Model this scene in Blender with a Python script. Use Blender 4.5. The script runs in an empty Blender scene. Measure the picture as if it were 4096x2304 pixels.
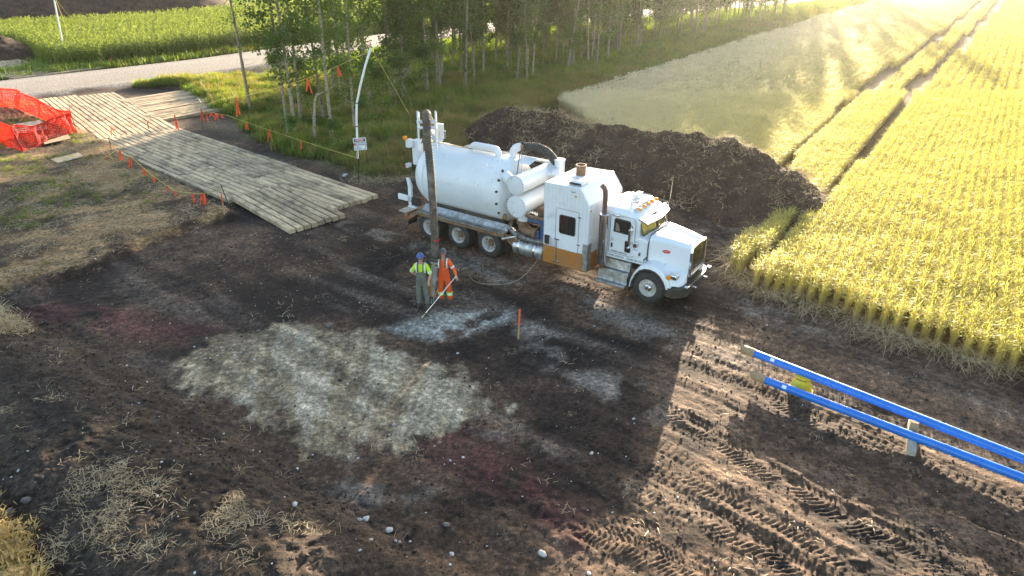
import bpy, bmesh, math, random
import numpy as np
from mathutils import Vector, Matrix, Euler
R = math.radians
random.seed(7); RNG = np.random.default_rng(11)
SC = bpy.context.scene
COL = SC.collection

# ---------------------------------------------------------------- camera, world, sun, exposure
CAM_H, PITCH, FPX = 10.5, R(26.4), 2768.0
cam_d = bpy.data.cameras.new('camera'); cam = bpy.data.objects.new('camera', cam_d); COL.objects.link(cam)
cam.location = (0, 0, CAM_H); cam.rotation_euler = (R(90) - PITCH, 0, 0)
cam_d.sensor_width = 36.0; cam_d.lens = 36.0 * FPX / 4096.0; cam_d.clip_end = 4000; cam_d.clip_start = 0.1
SC.camera = cam
SUN_AZ, SUN_EL = 20.0, 11.0            # degrees to the right of straight ahead, above the horizon
wd = bpy.data.worlds.new('World'); SC.world = wd; wd.use_nodes = True
nt = wd.node_tree; nt.nodes.clear()
sky = nt.nodes.new('ShaderNodeTexSky'); sky.sky_type = 'NISHITA'; sky.sun_disc = False
sky.sun_elevation = R(SUN_EL); sky.sun_rotation = R(SUN_AZ); sky.air_density = 1.0; sky.dust_density = 1.6; sky.ozone_density = 0.8
bg = nt.nodes.new('ShaderNodeBackground'); bg.inputs[1].default_value = 0.105
wo = nt.nodes.new('ShaderNodeOutputWorld'); nt.links.new(sky.outputs[0], bg.inputs[0]); nt.links.new(bg.outputs[0], wo.inputs[0])
sl = bpy.data.lights.new('sun', 'SUN'); sl.energy = 5.0; sl.angle = R(0.53); sl.color = (1.0, 0.83, 0.61)
so = bpy.data.objects.new('sun', sl); COL.objects.link(so)
sdir = Vector((math.sin(R(SUN_AZ)) * math.cos(R(SUN_EL)), math.cos(R(SUN_AZ)) * math.cos(R(SUN_EL)), math.sin(R(SUN_EL))))
so.rotation_euler = sdir.to_track_quat('Z', 'Y').to_euler(); so.location = sdir * 100
SC.view_settings.view_transform = 'Standard'; SC.view_settings.look = 'None'; SC.view_settings.gamma = 1.0
SC.view_settings.use_curve_mapping = False; SC.view_settings.exposure = 2.6
SC.render.engine = 'CYCLES'
cy = SC.cycles
cy.use_denoising = True
cy.max_bounces = 6; cy.diffuse_bounces = 3; cy.glossy_bounces = 3; cy.transmission_bounces = 4; cy.volume_bounces = 0; cy.transparent_max_bounces = 8
cy.sample_clamp_indirect = 6

# ---------------------------------------------------------------- geometry helpers
def ray(px, py):
    a = (px - 2048) / FPX; b = -(py - 1152) / FPX; c, s = math.cos(PITCH), math.sin(PITCH)
    return (a, c + b * s, -s + b * c)
def G(px, py, z=0.0):                     # the place on level z
    r = ray(px, py); t = (z - CAM_H) / r[2]; return Vector((r[0] * t, r[1] * t, z))
def W(px, py, Y):                         # the place at depth Y
    r = ray(px, py); t = Y / r[1]; return Vector((r[0] * t, Y, CAM_H + r[2] * t))

class MB:
    def __init__(s): s.v = []; s.f = []; s.m = []
    def add(s, vs, fs, mi=0):
        o = len(s.v); s.v += [tuple(p) for p in vs]; s.f += [tuple(i + o for i in f) for f in fs]; s.m += [mi] * len(fs); return s
    def box(s, x0, x1, y0, y1, z0, z1, M=None, mi=0):
        vs = [Vector((x, y, z)) for x in (x0, x1) for y in (y0, y1) for z in (z0, z1)]
        if M is not None: vs = [M @ p for p in vs]
        return s.add(vs, [(0,1,3,2),(4,6,7,5),(0,4,5,1),(2,3,7,6),(0,2,6,4),(1,5,7,3)], mi)
    def prism(s, poly, ax, a0, a1, mi=0):   # poly: (x,z) for ax y, (y,z) for ax x, (x,y) for ax z
        n = len(poly); vs = []
        for a in (a0, a1):
            for p in poly:
                vs.append({'y': (p[0], a, p[1]), 'x': (a, p[0], p[1]), 'z': (p[0], p[1], a)}[ax])
        fs = [tuple(range(n)), tuple(range(2 * n - 1, n - 1, -1))] + [(i, (i + 1) % n, n + (i + 1) % n, n + i) for i in range(n)]
        return s.add(vs, fs, mi)
    def loft(s, rings, cap=True, closed=True, mi=0):
        n = len(rings[0]); vs = [p for r in rings for p in r]; fs = []
        for k in range(len(rings) - 1):
            for i in range(n if closed else n - 1):
                j = (i + 1) % n; fs.append((k*n+i, k*n+j, (k+1)*n+j, (k+1)*n+i))
        if cap: fs.append(tuple(range(n - 1, -1, -1))); fs.append(tuple((len(rings)-1)*n + i for i in range(n)))
        return s.add(vs, fs, mi)
    def tube(s, path, r, n=10, cap=True, mi=0):
        P = [Vector(p) for p in path]; rs = r if isinstance(r, (list, tuple)) else [r] * len(P); rings = []
        t = (P[1] - P[0]).normalized(); up = Vector((0, 0, 1)) if abs(t.z) < .9 else Vector((1, 0, 0))
        nrm = t.cross(up).normalized()
        for i, p in enumerate(P):
            t = (P[min(i + 1, len(P)-1)] - P[max(i - 1, 0)]).normalized()
            nrm = (nrm - t * nrm.dot(t)).normalized(); b = t.cross(nrm)
            rings.append([p + (nrm * math.cos(a) + b * math.sin(a)) * rs[i] for a in [2*math.pi*k/n for k in range(n)]])
        return s.loft(rings, cap, mi=mi)
    def lathe(s, prof, o, d, n=24, mi=0, cap=True):   # prof: (distance along d, radius)
        o = Vector(o); d = Vector(d).normalized(); up = Vector((0, 0, 1)) if abs(d.z) < .9 else Vector((1, 0, 0))
        u = d.cross(up).normalized(); w = d.cross(u)
        rings = [[o + d * t + (u * math.cos(a) + w * math.sin(a)) * max(r, 1e-4) for a in [2*math.pi*k/n for k in range(n)]] for t, r in prof]
        return s.loft(rings, cap, mi=mi)
    def ball(s, c, rx, ry=None, rz=None, n=10, m=6, mi=0):
        ry = ry or rx; rz = rz or rx; c = Vector(c); rings = []
        for k in range(1, m):
            th = math.pi * k / m
            rings.append([c + Vector((rx*math.sin(th)*math.cos(2*math.pi*i/n), ry*math.sin(th)*math.sin(2*math.pi*i/n), -rz*math.cos(th))) for i in range(n)])
        return s.loft(rings, True, mi=mi)
    def mesh(s, name, mats, smooth=True, angle=35, recalc=True):
        me = bpy.data.meshes.new(name); me.from_pydata(s.v, [], s.f)
        for m in (mats if isinstance(mats, (list, tuple)) else [mats]): me.materials.append(m)
        if any(s.m): me.polygons.foreach_set('material_index', s.m)
        if recalc:
            b = bmesh.new(); b.from_mesh(me); bmesh.ops.recalc_face_normals(b, faces=b.faces); b.to_mesh(me); b.free()
        if smooth:
            me.shade_smooth(); me.set_sharp_from_angle(angle=R(angle))
        me.update(); return me
    def build(s, name, mats, parent=None, smooth=True, bevel=0, angle=35, recalc=True, segs=2):
        o = bpy.data.objects.new(name, s.mesh(name, mats, smooth, angle, recalc)); COL.objects.link(o)
        if parent: o.parent = parent
        if bevel:
            b = o.modifiers.new('edge', 'BEVEL'); b.width = bevel; b.segments = segs; b.limit_method = 'ANGLE'; b.angle_limit = R(40)
        return o
def tag(o, label=None, cat=None, group=None, kind=None):
    if label: o['label'] = label
    if cat: o['category'] = cat
    if group: o['group'] = group
    if kind: o['kind'] = kind
    return o
def empty(name, loc=(0, 0, 0), rz=0.0, label=None, cat=None, group=None):
    o = bpy.data.objects.new(name, None); COL.objects.link(o); o.location = loc; o.rotation_euler = (0, 0, rz); o.empty_display_size = .2
    return tag(o, label, cat, group)
def copy_tree(o, kids, parent=None):
    c = o.copy(); COL.objects.link(c)
    if parent: c.parent = parent
    for ch in kids.get(o.name, []): copy_tree(ch, kids, c)
    return c
def kids_map(root):
    d = {}
    def rec(o):
        d[o.name] = [c for c in COL.objects if c.parent == o]
        for c in d[o.name]: rec(c)
    rec(root); return d

# ---------------------------------------------------------------- numpy noise and polygons
def _h(ix, iy, s):
    n = (ix * 374761393 + iy * 668265263 + s * 974634777) & 0xffffffff
    n = ((n ^ (n >> 13)) * 1274126177) & 0xffffffff
    return ((n ^ (n >> 16)) & 0xffffff) / 16777215.0
def vnoise(x, y, s=0):
    x = np.asarray(x, float); y = np.asarray(y, float)
    ix = np.floor(x).astype(np.int64); iy = np.floor(y).astype(np.int64); fx = x - ix; fy = y - iy
    fx = fx*fx*(3-2*fx); fy = fy*fy*(3-2*fy)
    a = _h(ix, iy, s); b = _h(ix+1, iy, s); c = _h(ix, iy+1, s); d = _h(ix+1, iy+1, s)
    return (a*(1-fx)+b*fx)*(1-fy) + (c*(1-fx)+d*fx)*fy
def fbm(x, y, sc=1.0, o=4, s=0):
    t = 0; a = .5; n = 0
    for k in range(o):
        t = t + a * vnoise(np.asarray(x)*sc + k*17.3, np.asarray(y)*sc - k*9.1, s + k); n += a; a *= .5; sc *= 2.03
    return t / n
def inpoly(x, y, poly):
    c = np.zeros(np.shape(x), bool); n = len(poly)
    for i in range(n):
        x0, y0 = poly[i][:2]; x1, y1 = poly[(i+1) % n][:2]
        if y0 == y1: continue
        c ^= ((y0 > y) != (y1 > y)) & (x < (x1-x0)*(y-y0)/(y1-y0) + x0)
    return c
def dpoly(x, y, pts, closed=False):      # distance, along, side offset to a polyline
    best = np.full(np.shape(x), 1e9); al = np.zeros(np.shape(x)); sd = np.zeros(np.shape(x)); acc = 0.0
    P = list(pts) + ([pts[0]] if closed else [])
    for i in range(len(P)-1):
        ax, ay = P[i][:2]; bx, by = P[i+1][:2]; dx, dy = bx-ax, by-ay; L = math.hypot(dx, dy)
        t = np.clip(((x-ax)*dx+(y-ay)*dy)/(L*L), 0, 1); ex = x-ax-t*dx; ey = y-ay-t*dy; d = np.hypot(ex, ey)
        m = d < best; best = np.where(m, d, best); al = np.where(m, acc+t*L, al); sd = np.where(m, (ey*dx-ex*dy)/L, sd); acc += L
    return best, al, sd
def sm(a, b, x): t = np.clip((x-a)/(b-a), 0, 1); return t*t*(3-2*t)
def softpoly(x, y, poly, w=.3):          # 1 inside, fading over w outside
    d = dpoly(x, y, poly, True)[0]; i = inpoly(x, y, poly)
    return np.where(i, sm(-w, w, d) , sm(-w, w, -d))
def gp(lst, z=0): return [tuple(G(a, b, z)[:2]) for a, b in lst]

# ---------------------------------------------------------------- materials
def newmat(name):
    m = bpy.data.materials.new(name); m.use_nodes = True; t = m.node_tree; t.nodes.clear()
    out = t.nodes.new('ShaderNodeOutputMaterial'); return m, t, out
def N(t, kind, **kw):
    n = t.nodes.new('ShaderNode' + kind)
    for k, v in kw.items():
        if k in n.inputs: n.inputs[k].default_value = v
        else: setattr(n, k, v)
    return n
def mixc(t, fac, a, b, mode='MIX'):
    n = t.nodes.new('ShaderNodeMix'); n.data_type = 'RGBA'; n.blend_type = mode
    for i, v in ((0, fac), (6, a), (7, b)):
        if hasattr(v, 'links'): t.links.new(v, n.inputs[i])
        else: n.inputs[i].default_value = v if not isinstance(v, tuple) or len(v) == 4 else (*v, 1)
    return n.outputs[2]
def ramp(t, src, stops):
    r = t.nodes.new('ShaderNodeValToRGB'); e = r.color_ramp.elements
    while len(e) < len(stops): e.new(.5)
    for el, (p, c) in zip(e, stops): el.position = p; el.color = (c, c, c, 1) if not isinstance(c, tuple) else (*c, 1)
    t.links.new(src, r.inputs[0]); return r.outputs[0]
def noise(t, scale, detail=4, coord=None, rough=.55, stretch=None):
    n = N(t, 'TexNoise'); n.inputs['Scale'].default_value = scale; n.inputs['Detail'].default_value = detail; n.inputs['Roughness'].default_value = rough
    if coord is None: coord = t.nodes.new('ShaderNodeTexCoord').outputs['Object']
    if stretch:
        mp = t.nodes.new('ShaderNodeMapping'); mp.inputs['Scale'].default_value = stretch; t.links.new(coord, mp.inputs[0]); coord = mp.outputs[0]
    t.links.new(coord, n.inputs['Vector']); return n.outputs['Fac']
def pm(name, c1, c2=None, scale=6.0, rough=.5, metal=0.0, bump=0.0, bscale=30.0, dirt=None, dscale=2.0, damt=(.55, .75), coat=0, spec=.5, objvar=0.0, stretch=None):
    """painted / raw surface: two tones of noise, optional dirt colour, fine bump"""
    m, t, out = newmat(name); p = N(t, 'BsdfPrincipled'); t.links.new(p.outputs[0], out.inputs[0])
    p.inputs['Roughness'].default_value = rough; p.inputs['Metallic'].default_value = metal; p.inputs['Specular IOR Level'].default_value = spec
    if coat: p.inputs['Coat Weight'].default_value = coat; p.inputs['Coat Roughness'].default_value = .12
    c2 = c2 or tuple(x * .8 for x in c1); crd = None
    if objvar:
        tc = N(t, 'TexCoord'); o0 = N(t, 'ObjectInfo'); va = t.nodes.new('ShaderNodeVectorMath'); va.operation = 'MULTIPLY_ADD'; t.links.new(o0.outputs['Random'], va.inputs[0]); va.inputs[1].default_value = (37, 53, 71); t.links.new(tc.outputs['Object'], va.inputs[2]); crd = va.outputs[0]
    col = mixc(t, ramp(t, noise(t, scale, coord=crd, stretch=stretch), [(.35, 0.0), (.65, 1.0)]), c1, c2)
    if dirt: col = mixc(t, ramp(t, noise(t, dscale, 8, coord=crd, rough=.7), [(damt[0], 0.0), (damt[1], 1.0)]), col, dirt)
    if objvar:
        oi = N(t, 'ObjectInfo'); mr = N(t, 'MapRange'); t.links.new(oi.outputs['Random'], mr.inputs[0])
        mr.inputs[3].default_value = 1 - objvar; mr.inputs[4].default_value = 1 + objvar
        vm = t.nodes.new('ShaderNodeVectorMath'); vm.operation = 'SCALE'; t.links.new(col, vm.inputs[0]); t.links.new(mr.outputs[0], vm.inputs['Scale']); col = vm.outputs[0]
    t.links.new(col, p.inputs['Base Color'])
    rn = ramp(t, noise(t, scale * 2.3, 5), [(.3, max(0, rough - .12)), (.7, min(1, rough + .12))]); t.links.new(rn, p.inputs['Roughness'])
    if bump:
        b = N(t, 'Bump'); b.inputs['Strength'].default_value = bump; b.inputs['Distance'].default_value = .02
        t.links.new(noise(t, bscale, 6), b.inputs['Height']); t.links.new(b.outputs[0], p.inputs['Normal'])
    return m
def leafmat(name, ca, cb, trans, tfac=.5, wscale=.6, zgrad=None, cc=None, ccline=None, ovar=.22):
    """leaves and stalks: diffuse and light shining through, tones varying over the place and per piece"""
    m, t, out = newmat(name)
    geo = N(t, 'NewGeometry'); oi = N(t, 'ObjectInfo')
    n1 = ramp(t, noise(t, wscale, 3, geo.outputs['Position']), [(.35, 0.0), (.65, 1.0)])
    n2 = ramp(t, noise(t, 9, 2, geo.outputs['Position']), [(.3, 0.0), (.7, 1.0)])
    col = mixc(t, n1, ca, cb); col = mixc(t, n2, col, tuple(.6 * (a + b) / 2 for a, b in zip(ca, cb)))
    mr = N(t, 'MapRange'); t.links.new(oi.outputs['Random'], mr.inputs[0]); mr.inputs[3].default_value = 1 - ovar; mr.inputs[4].default_value = 1 + ovar * .8
    if ccline:   # second tone by distance from a line through the field
        sep = N(t, 'SeparateXYZ'); t.links.new(geo.outputs['Position'], sep.inputs[0])
        a, b, c, w = ccline
        m1 = N(t, 'Math', operation='MULTIPLY'); t.links.new(sep.outputs[0], m1.inputs[0]); m1.inputs[1].default_value = a
        m2 = N(t, 'Math', operation='MULTIPLY_ADD'); t.links.new(sep.outputs[1], m2.inputs[0]); m2.inputs[1].default_value = b; t.links.new(m1.outputs[0], m2.inputs[2])
        m3 = N(t, 'MapRange'); t.links.new(m2.outputs[0], m3.inputs[0]); m3.inputs[1].default_value = c; m3.inputs[2].default_value = c + w
        col = mixc(t, m3.outputs[0], cc, col)
    if zgrad:    # straw-coloured stems below, green or ripe ears above
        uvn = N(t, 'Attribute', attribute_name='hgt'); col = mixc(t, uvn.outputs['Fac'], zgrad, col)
    vm = t.nodes.new('ShaderNodeVectorMath'); vm.operation = 'SCALE'; t.links.new(col, vm.inputs[0]); t.links.new(mr.outputs[0], vm.inputs['Scale'])
    d = N(t, 'BsdfDiffuse'); t.links.new(vm.outputs[0], d.inputs[0])
    tr = N(t, 'BsdfTranslucent'); tc = mixc(t, 1.0, vm.outputs[0], trans, 'MULTIPLY'); t.links.new(tc, tr.inputs[0])
    mx = N(t, 'MixShader'); mx.inputs[0].default_value = tfac; t.links.new(d.outputs[0], mx.inputs[1]); t.links.new(tr.outputs[0], mx.inputs[2])
    gl = N(t, 'BsdfGlossy'); gl.inputs['Roughness'].default_value = .45; gl.inputs[0].default_value = (1, 1, 1, 1)
    m2 = N(t, 'MixShader'); m2.inputs[0].default_value = .035; t.links.new(mx.outputs[0], m2.inputs[1]); t.links.new(gl.outputs[0], m2.inputs[2])
    t.links.new(m2.outputs[0], out.inputs[0]); return m

# ---------------------------------------------------------------- scatter (stuff only)
def scatter(name, pts, rots, scl, protos, label=None, cat=None):
    """one object holding uncountable growth or litter: instances of a few proto meshes on given places"""
    n = len(pts); me = bpy.data.meshes.new(name); me.vertices.add(n)
    me.vertices.foreach_set('co', np.asarray(pts, np.float32).ravel())
    a = me.attributes.new('rot', 'FLOAT_VECTOR', 'POINT'); a.data.foreach_set('vector', np.asarray(rots, np.float32).ravel())
    a = me.attributes.new('scl', 'FLOAT_VECTOR', 'POINT'); s = np.asarray(scl, np.float32); s = np.repeat(s[:, None], 3, 1) if s.ndim == 1 else s
    a.data.foreach_set('vector', s.astype(np.float32).ravel())
    a = me.attributes.new('pick', 'INT', 'POINT'); a.data.foreach_set('value', RNG.integers(0, len(protos), n).astype(np.int32))
    o = bpy.data.objects.new(name, me); COL.objects.link(o)
    ng = bpy.data.node_groups.new(name, 'GeometryNodeTree')
    ng.interface.new_socket('Geometry', in_out='INPUT', socket_type='NodeSocketGeometry'); ng.interface.new_socket('Geometry', in_out='OUTPUT', socket_type='NodeSocketGeometry')
    gi = ng.nodes.new('NodeGroupInput'); go = ng.nodes.new('NodeGroupOutput'); ip = ng.nodes.new('GeometryNodeInstanceOnPoints')
    gt = ng.nodes.new('GeometryNodeGeometryToInstance')
    for pr in reversed(protos):
        oi = ng.nodes.new('GeometryNodeObjectInfo'); oi.inputs['Object'].default_value = pr; ng.links.new(oi.outputs['Geometry'], gt.inputs[0])
    def attr(nm, ty):
        x = ng.nodes.new('GeometryNodeInputNamedAttribute'); x.data_type = ty; x.inputs['Name'].default_value = nm; return x.outputs['Attribute']
    er = ng.nodes.new('FunctionNodeEulerToRotation'); ng.links.new(attr('rot', 'FLOAT_VECTOR'), er.inputs[0])
    ng.links.new(gi.outputs[0], ip.inputs['Points']); ng.links.new(gt.outputs[0], ip.inputs['Instance']); ip.inputs['Pick Instance'].default_value = True
    ng.links.new(attr('pick', 'INT'), ip.inputs['Instance Index']); ng.links.new(er.outputs[0], ip.inputs['Rotation']); ng.links.new(attr('scl', 'FLOAT_VECTOR'), ip.inputs['Scale'])
    ng.links.new(ip.outputs[0], go.inputs[0]); md = o.modifiers.new('scatter', 'NODES'); md.node_group = ng
    tag(o, label, cat, kind='stuff'); return o
def proto(name, mb, mat, hgt=None, smooth=False):
    me = mb.mesh(name, mat, smooth=smooth, recalc=False)
    if hgt:
        a = me.attributes.new('hgt', 'FLOAT', 'POINT'); z = np.array([v[2] for v in mb.v]); a.data.foreach_set('value', np.clip(z / hgt, 0, 1).astype(np.float32))
    return bpy.data.objects.new(name, me)      # never linked: only its shape is used
def flat_rots(n, tilt=.0):
    r = RNG.normal(0, 1, (n, 3)) * tilt; r[:, 2] = RNG.uniform(0, 6.283, n); return r
def text(name, s, size, mat, parent, M, ext=.002, align='CENTER', wide=1.0):
    c = bpy.data.curves.new(name, 'FONT'); c.body = s; c.size = size; c.extrude = ext; c.align_x = align; c.materials.append(mat); c.offset = size * .012
    o = bpy.data.objects.new(name, c); COL.objects.link(o); o.parent = parent; o.matrix_local = M @ Matrix.Diagonal((wide, 1, 1, 1)); return o
# ---------------------------------------------------------------- places on the ground (metres)
ROAD_FAR = [(-75, 38), (-43.3, 60.1), (-35.5, 68.2), (-28.3, 77.5), (-18.5, 94), (-5.5, 109), (8.4, 121), (40, 148), (150, 245)]
ROAD_NEAR = [(-70, 30), (-38, 52.1), (-33, 57.2), (-28.2, 61.3), (-22.5, 68), (-13.5, 82.7), (-2, 95), (12, 107), (45, 136), (155, 232)]
ROAD = ROAD_NEAR + ROAD_FAR[::-1]
FIELD_L = [(3.2, 50.0), (8.1, 57.0), (15.5, 67.8), (27.8, 84.9), (48.6, 114.7), (79.3, 157.9), (160, 270)]   # tree-side edge of the wheat
WHEAT = [(3.2, 50.0)] + FIELD_L[1:] + [(400, 270), (400, 0), (22, 10.0), (13.9, 15.6), (11.9, 17.0), (9.9, 19.1), (7.9, 21.3), (7.7, 22.6), (10.4, 26.2), (14.2, 31.4), (10.5, 36.8), (5.5, 41.5)]
GRASS = [(-2.2, 44.0), (3.2, 50.0)] + FIELD_L[1:] + ROAD_NEAR[:1:-1][:-1] + [(-30.5, 58.3), (-26.9, 58.1), (-19.0, 47.6), (-17.2, 45.2), (-14.0, 40.0), (-9.8, 36.6), (-7.2, 33.8), (-4.5, 34.4), (-2.6, 38)]
LEDGE = [(-40, 9), (-17.1, 20.6), (-15.3, 22.4), (-14.0, 25.2), (-11.9, 28.0)]
PLATEAU = LEDGE + [(-20.8, 37.0), (-27.3, 43.3), (-36.4, 52.8), (-70, 30), (-70, 5)]
CLAY = gp([(700 + a / 1.932, 1250 + b / 1.932) for a, b in [(400,190),(640,120),(1000,130),(1300,180),(1500,240),(1650,320),(1900,400),(2150,410),(2160,500),(2380,640),(2500,760),(2100,870),(1800,930),(1740,1010),(1560,900),(1400,1000),(1300,1150),(1200,1160),(1100,1090),(910,1010),(950,910),(800,950),(690,900),(560,820),(440,740),(300,650),(130,560),(120,400),(200,310)]])
GRAVEL = gp([(1560,1310),(1660,1270),(1780,1245),(1900,1235),(2080,1240),(2050,1268),(1930,1300),(1860,1335),(1760,1365),(1640,1345)])
RED = [gp([(150,1240),(500,1290),(900,1370)]), gp([(1690,1730),(1900,1800),(2150,2000),(2280,2120)])]
GREYTR = [(gp([(2130,1310),(2280,1480),(2420,1560),(2650,1660)]), .38), (gp([(3000,1230),(3350,1400),(3700,1540),(4200,1740)]), .55), (gp([(3300,1560),(3700,1720),(4200,1900)]), .4), (gp([(1400,890),(1560,950),(1800,1020),(2050,1130)]), .5),
          (gp([(2400,1500),(2600,1600)]), .4), (gp([(1380,1950),(1700,1990)]), .25), (gp([(2560,1960),(2850,2060)]), .22), (gp([(2300,1180),(2550,1300),(2800,1420)]), .35), (gp([(2500,880),(2900,960)]), .5), (gp([(1500,1540),(1700,1600),(2000,1720)]), .3)]
TRACKS = [(gp([(2560,1310),(2760,1400),(2960,1520),(3350,1740),(4200,2200)]), .26, .20, .075), (gp([(2660,1640),(2900,1780),(3250,1990),(3800,2300)]), .28, .21, .09), (gp([(2560,1960),(2800,2060),(3100,2220),(3350,2400)]), .30, .21, .10),
          (gp([(2300,2130),(2500,2180),(2900,2330)]), .28, .21, .08), (gp([(2700,1880),(3000,2030),(3400,2260)]), .26, .19, .09), (gp([(1950,1520),(2200,1600),(2450,1760),(2600,1900)]), .22, .16, .04),
          (gp([(2150,1400),(2250,1500),(2300,1620)]), .24, .2, .035), (gp([(3100,1760),(3500,1960),(4200,2330)]), .26, .19, .07), (gp([(1000,1120),(1500,1200),(2000,1230)]), .25, .22, .03), (gp([(1900,1640),(2300,1820),(2500,2000)]), .25, .2, .04),
          (gp([(3050,1600),(3400,1780),(4200,2120)]), .2, .12, .03), (gp([(2640,1230),(2800,1260),(2900,1290)]), .22, .2, .05), (gp([(2180,2080),(2600,2150),(3000,2420)]), .3, .22, .05)]
HEAP = gp([(-350,1330),(60,1560),(360,1830),(640,2080),(1000,2330)], .5)     # low spoil berm running out of the near corner
def terrain(x, y, fine=True):
    x = np.asarray(x, float); y = np.asarray(y, float)
    wx = x + (fbm(x, y, .7, 3, 5) - .5) * .9; wy = y + (fbm(x, y, .7, 3, 9) - .5) * .9
    z = (fbm(x, y, .12, 3, 1) - .5) * .22 * sm(70, 25, y)
    z = z + .30 * softpoly(wx, wy, PLATEAU, .35) + (fbm(x, y, 1.1, 4, 31) - .5) * .16 * softpoly(wx, wy, PLATEAU, .5)
    z = z + .14 * softpoly(wx, wy, WHEAT, .3)
    gr = softpoly(wx, wy, GRASS, .8); z = z + gr * (.12 + (fbm(x, y, .3, 3, 14) - .5) * .5)
    d = dpoly(x, y, [((a[0]+b[0])/2, (a[1]+b[1])/2) for a, b in zip(ROAD_NEAR, ROAD_FAR)])[0]
    rd = sm(5.6, 4.0, d); z = z * (1 - rd) + .28 * rd; z = z - .45 * sm(4.2, 5.4, d) * sm(8.2, 6.2, d) * sm(-30, -24, x)
    hd, ha, hs = dpoly(wx, wy, HEAP); z = z + np.maximum(0, .8 * (1 - (hd / (2.3 + .5*fbm(x, y, .4, 2, 3))) ** 2)) * 1.0 * sm(30, 9, np.abs(x + 8) * 1.5)
    z = z + .28 * np.exp(-((x + 2.0) ** 2 / 1.2 + (y - 9.0) ** 2 / .25)) + .35 * np.exp(-((x + 11.5) ** 2 / 3 + (y - 18.0) ** 2 / .6)) * 0
    if fine:
        dirt = 1 - np.maximum(softpoly(x, y, PLATEAU, .3), gr)
        near = sm(40, 22, y) * (1 - rd)
        rough = (1 - .5 * sm(0, 2, x)) * (.3 + 1.2 * sm(.45, .65, fbm(x, y, .25, 3, 77)) + 1.6 * sm(3.6, 1.4, hd) + .9 * sm(12.6, 10.5, y))
        z = z + (fbm(x, y, 3.2, 5, 21) - .5) * .10 * rough * near + (vnoise(x * 13, y * 13, 41) - .5) * .012 * rough * near
        cm = softpoly(wx, wy, CLAY, .3); fa = np.arctan2(x + 3.6, y - 5.0); z = z + cm * (.05 + (fbm(fa * 30 + 1.5 * fbm(x, y, .6, 2, 65), np.hypot(x + 3.6, y - 5.0) * .3, 1.0, 4, 64) - .5) * .16)
        U_ = x * .78 - y * .62 + .8 * fbm(x, y, .12, 2, 66); V_ = x * .62 + y * .78 + 1.6 * fbm(x, y, .10, 2, 67); rm = (.75 + .25 * sm(-2.5, 1.5, x)) * sm(30, 22, y) * sm(1.5, 3.5, hd); z = z + rm * ((fbm(U_ * .14, V_ * 2.6, 1.0, 4, 68) - .5) * .10 + (np.abs(((V_ * 1.15) % 1) - .5) < .24) * ((U_ / .17) % 1 > .45) * .018 * sm(.45, .6, fbm(U_ * .1, V_ * .6, 1.0, 2, 69)))
        for pts, wd_, sp, dep in [(a_, b_, .125, d_ * .42) for a_, b_, c_, d_ in TRACKS]:
            dd, al, sd = dpoly(x + (vnoise(x*.8, y*.8, 3)-.5)*.3, y, pts); b = sm(wd_ + .12, wd_ - .02, dd)
            fade = sm(.25, .5, vnoise(al * .7, pts[0][0] + 0 * al, 13)) * .55 + .45
            bars = np.abs(((al + np.abs(sd) * .55 + .22 * fbm(x, y, 1.7, 3, 8)) / sp) % 1.0 - .5) * 2
            z = z + (b * (-dep * .35 + dep * .8 * sm(.25, .8, bars) * sm(.2, .5, fbm(x, y, 2.6, 3, 15))) + dep * .35 * sm(.14, .0, np.abs(dd - wd_ - .08))) * fade * sm(.22, .5, fbm(x, y, .9, 3, 16)) * near
    return z
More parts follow.
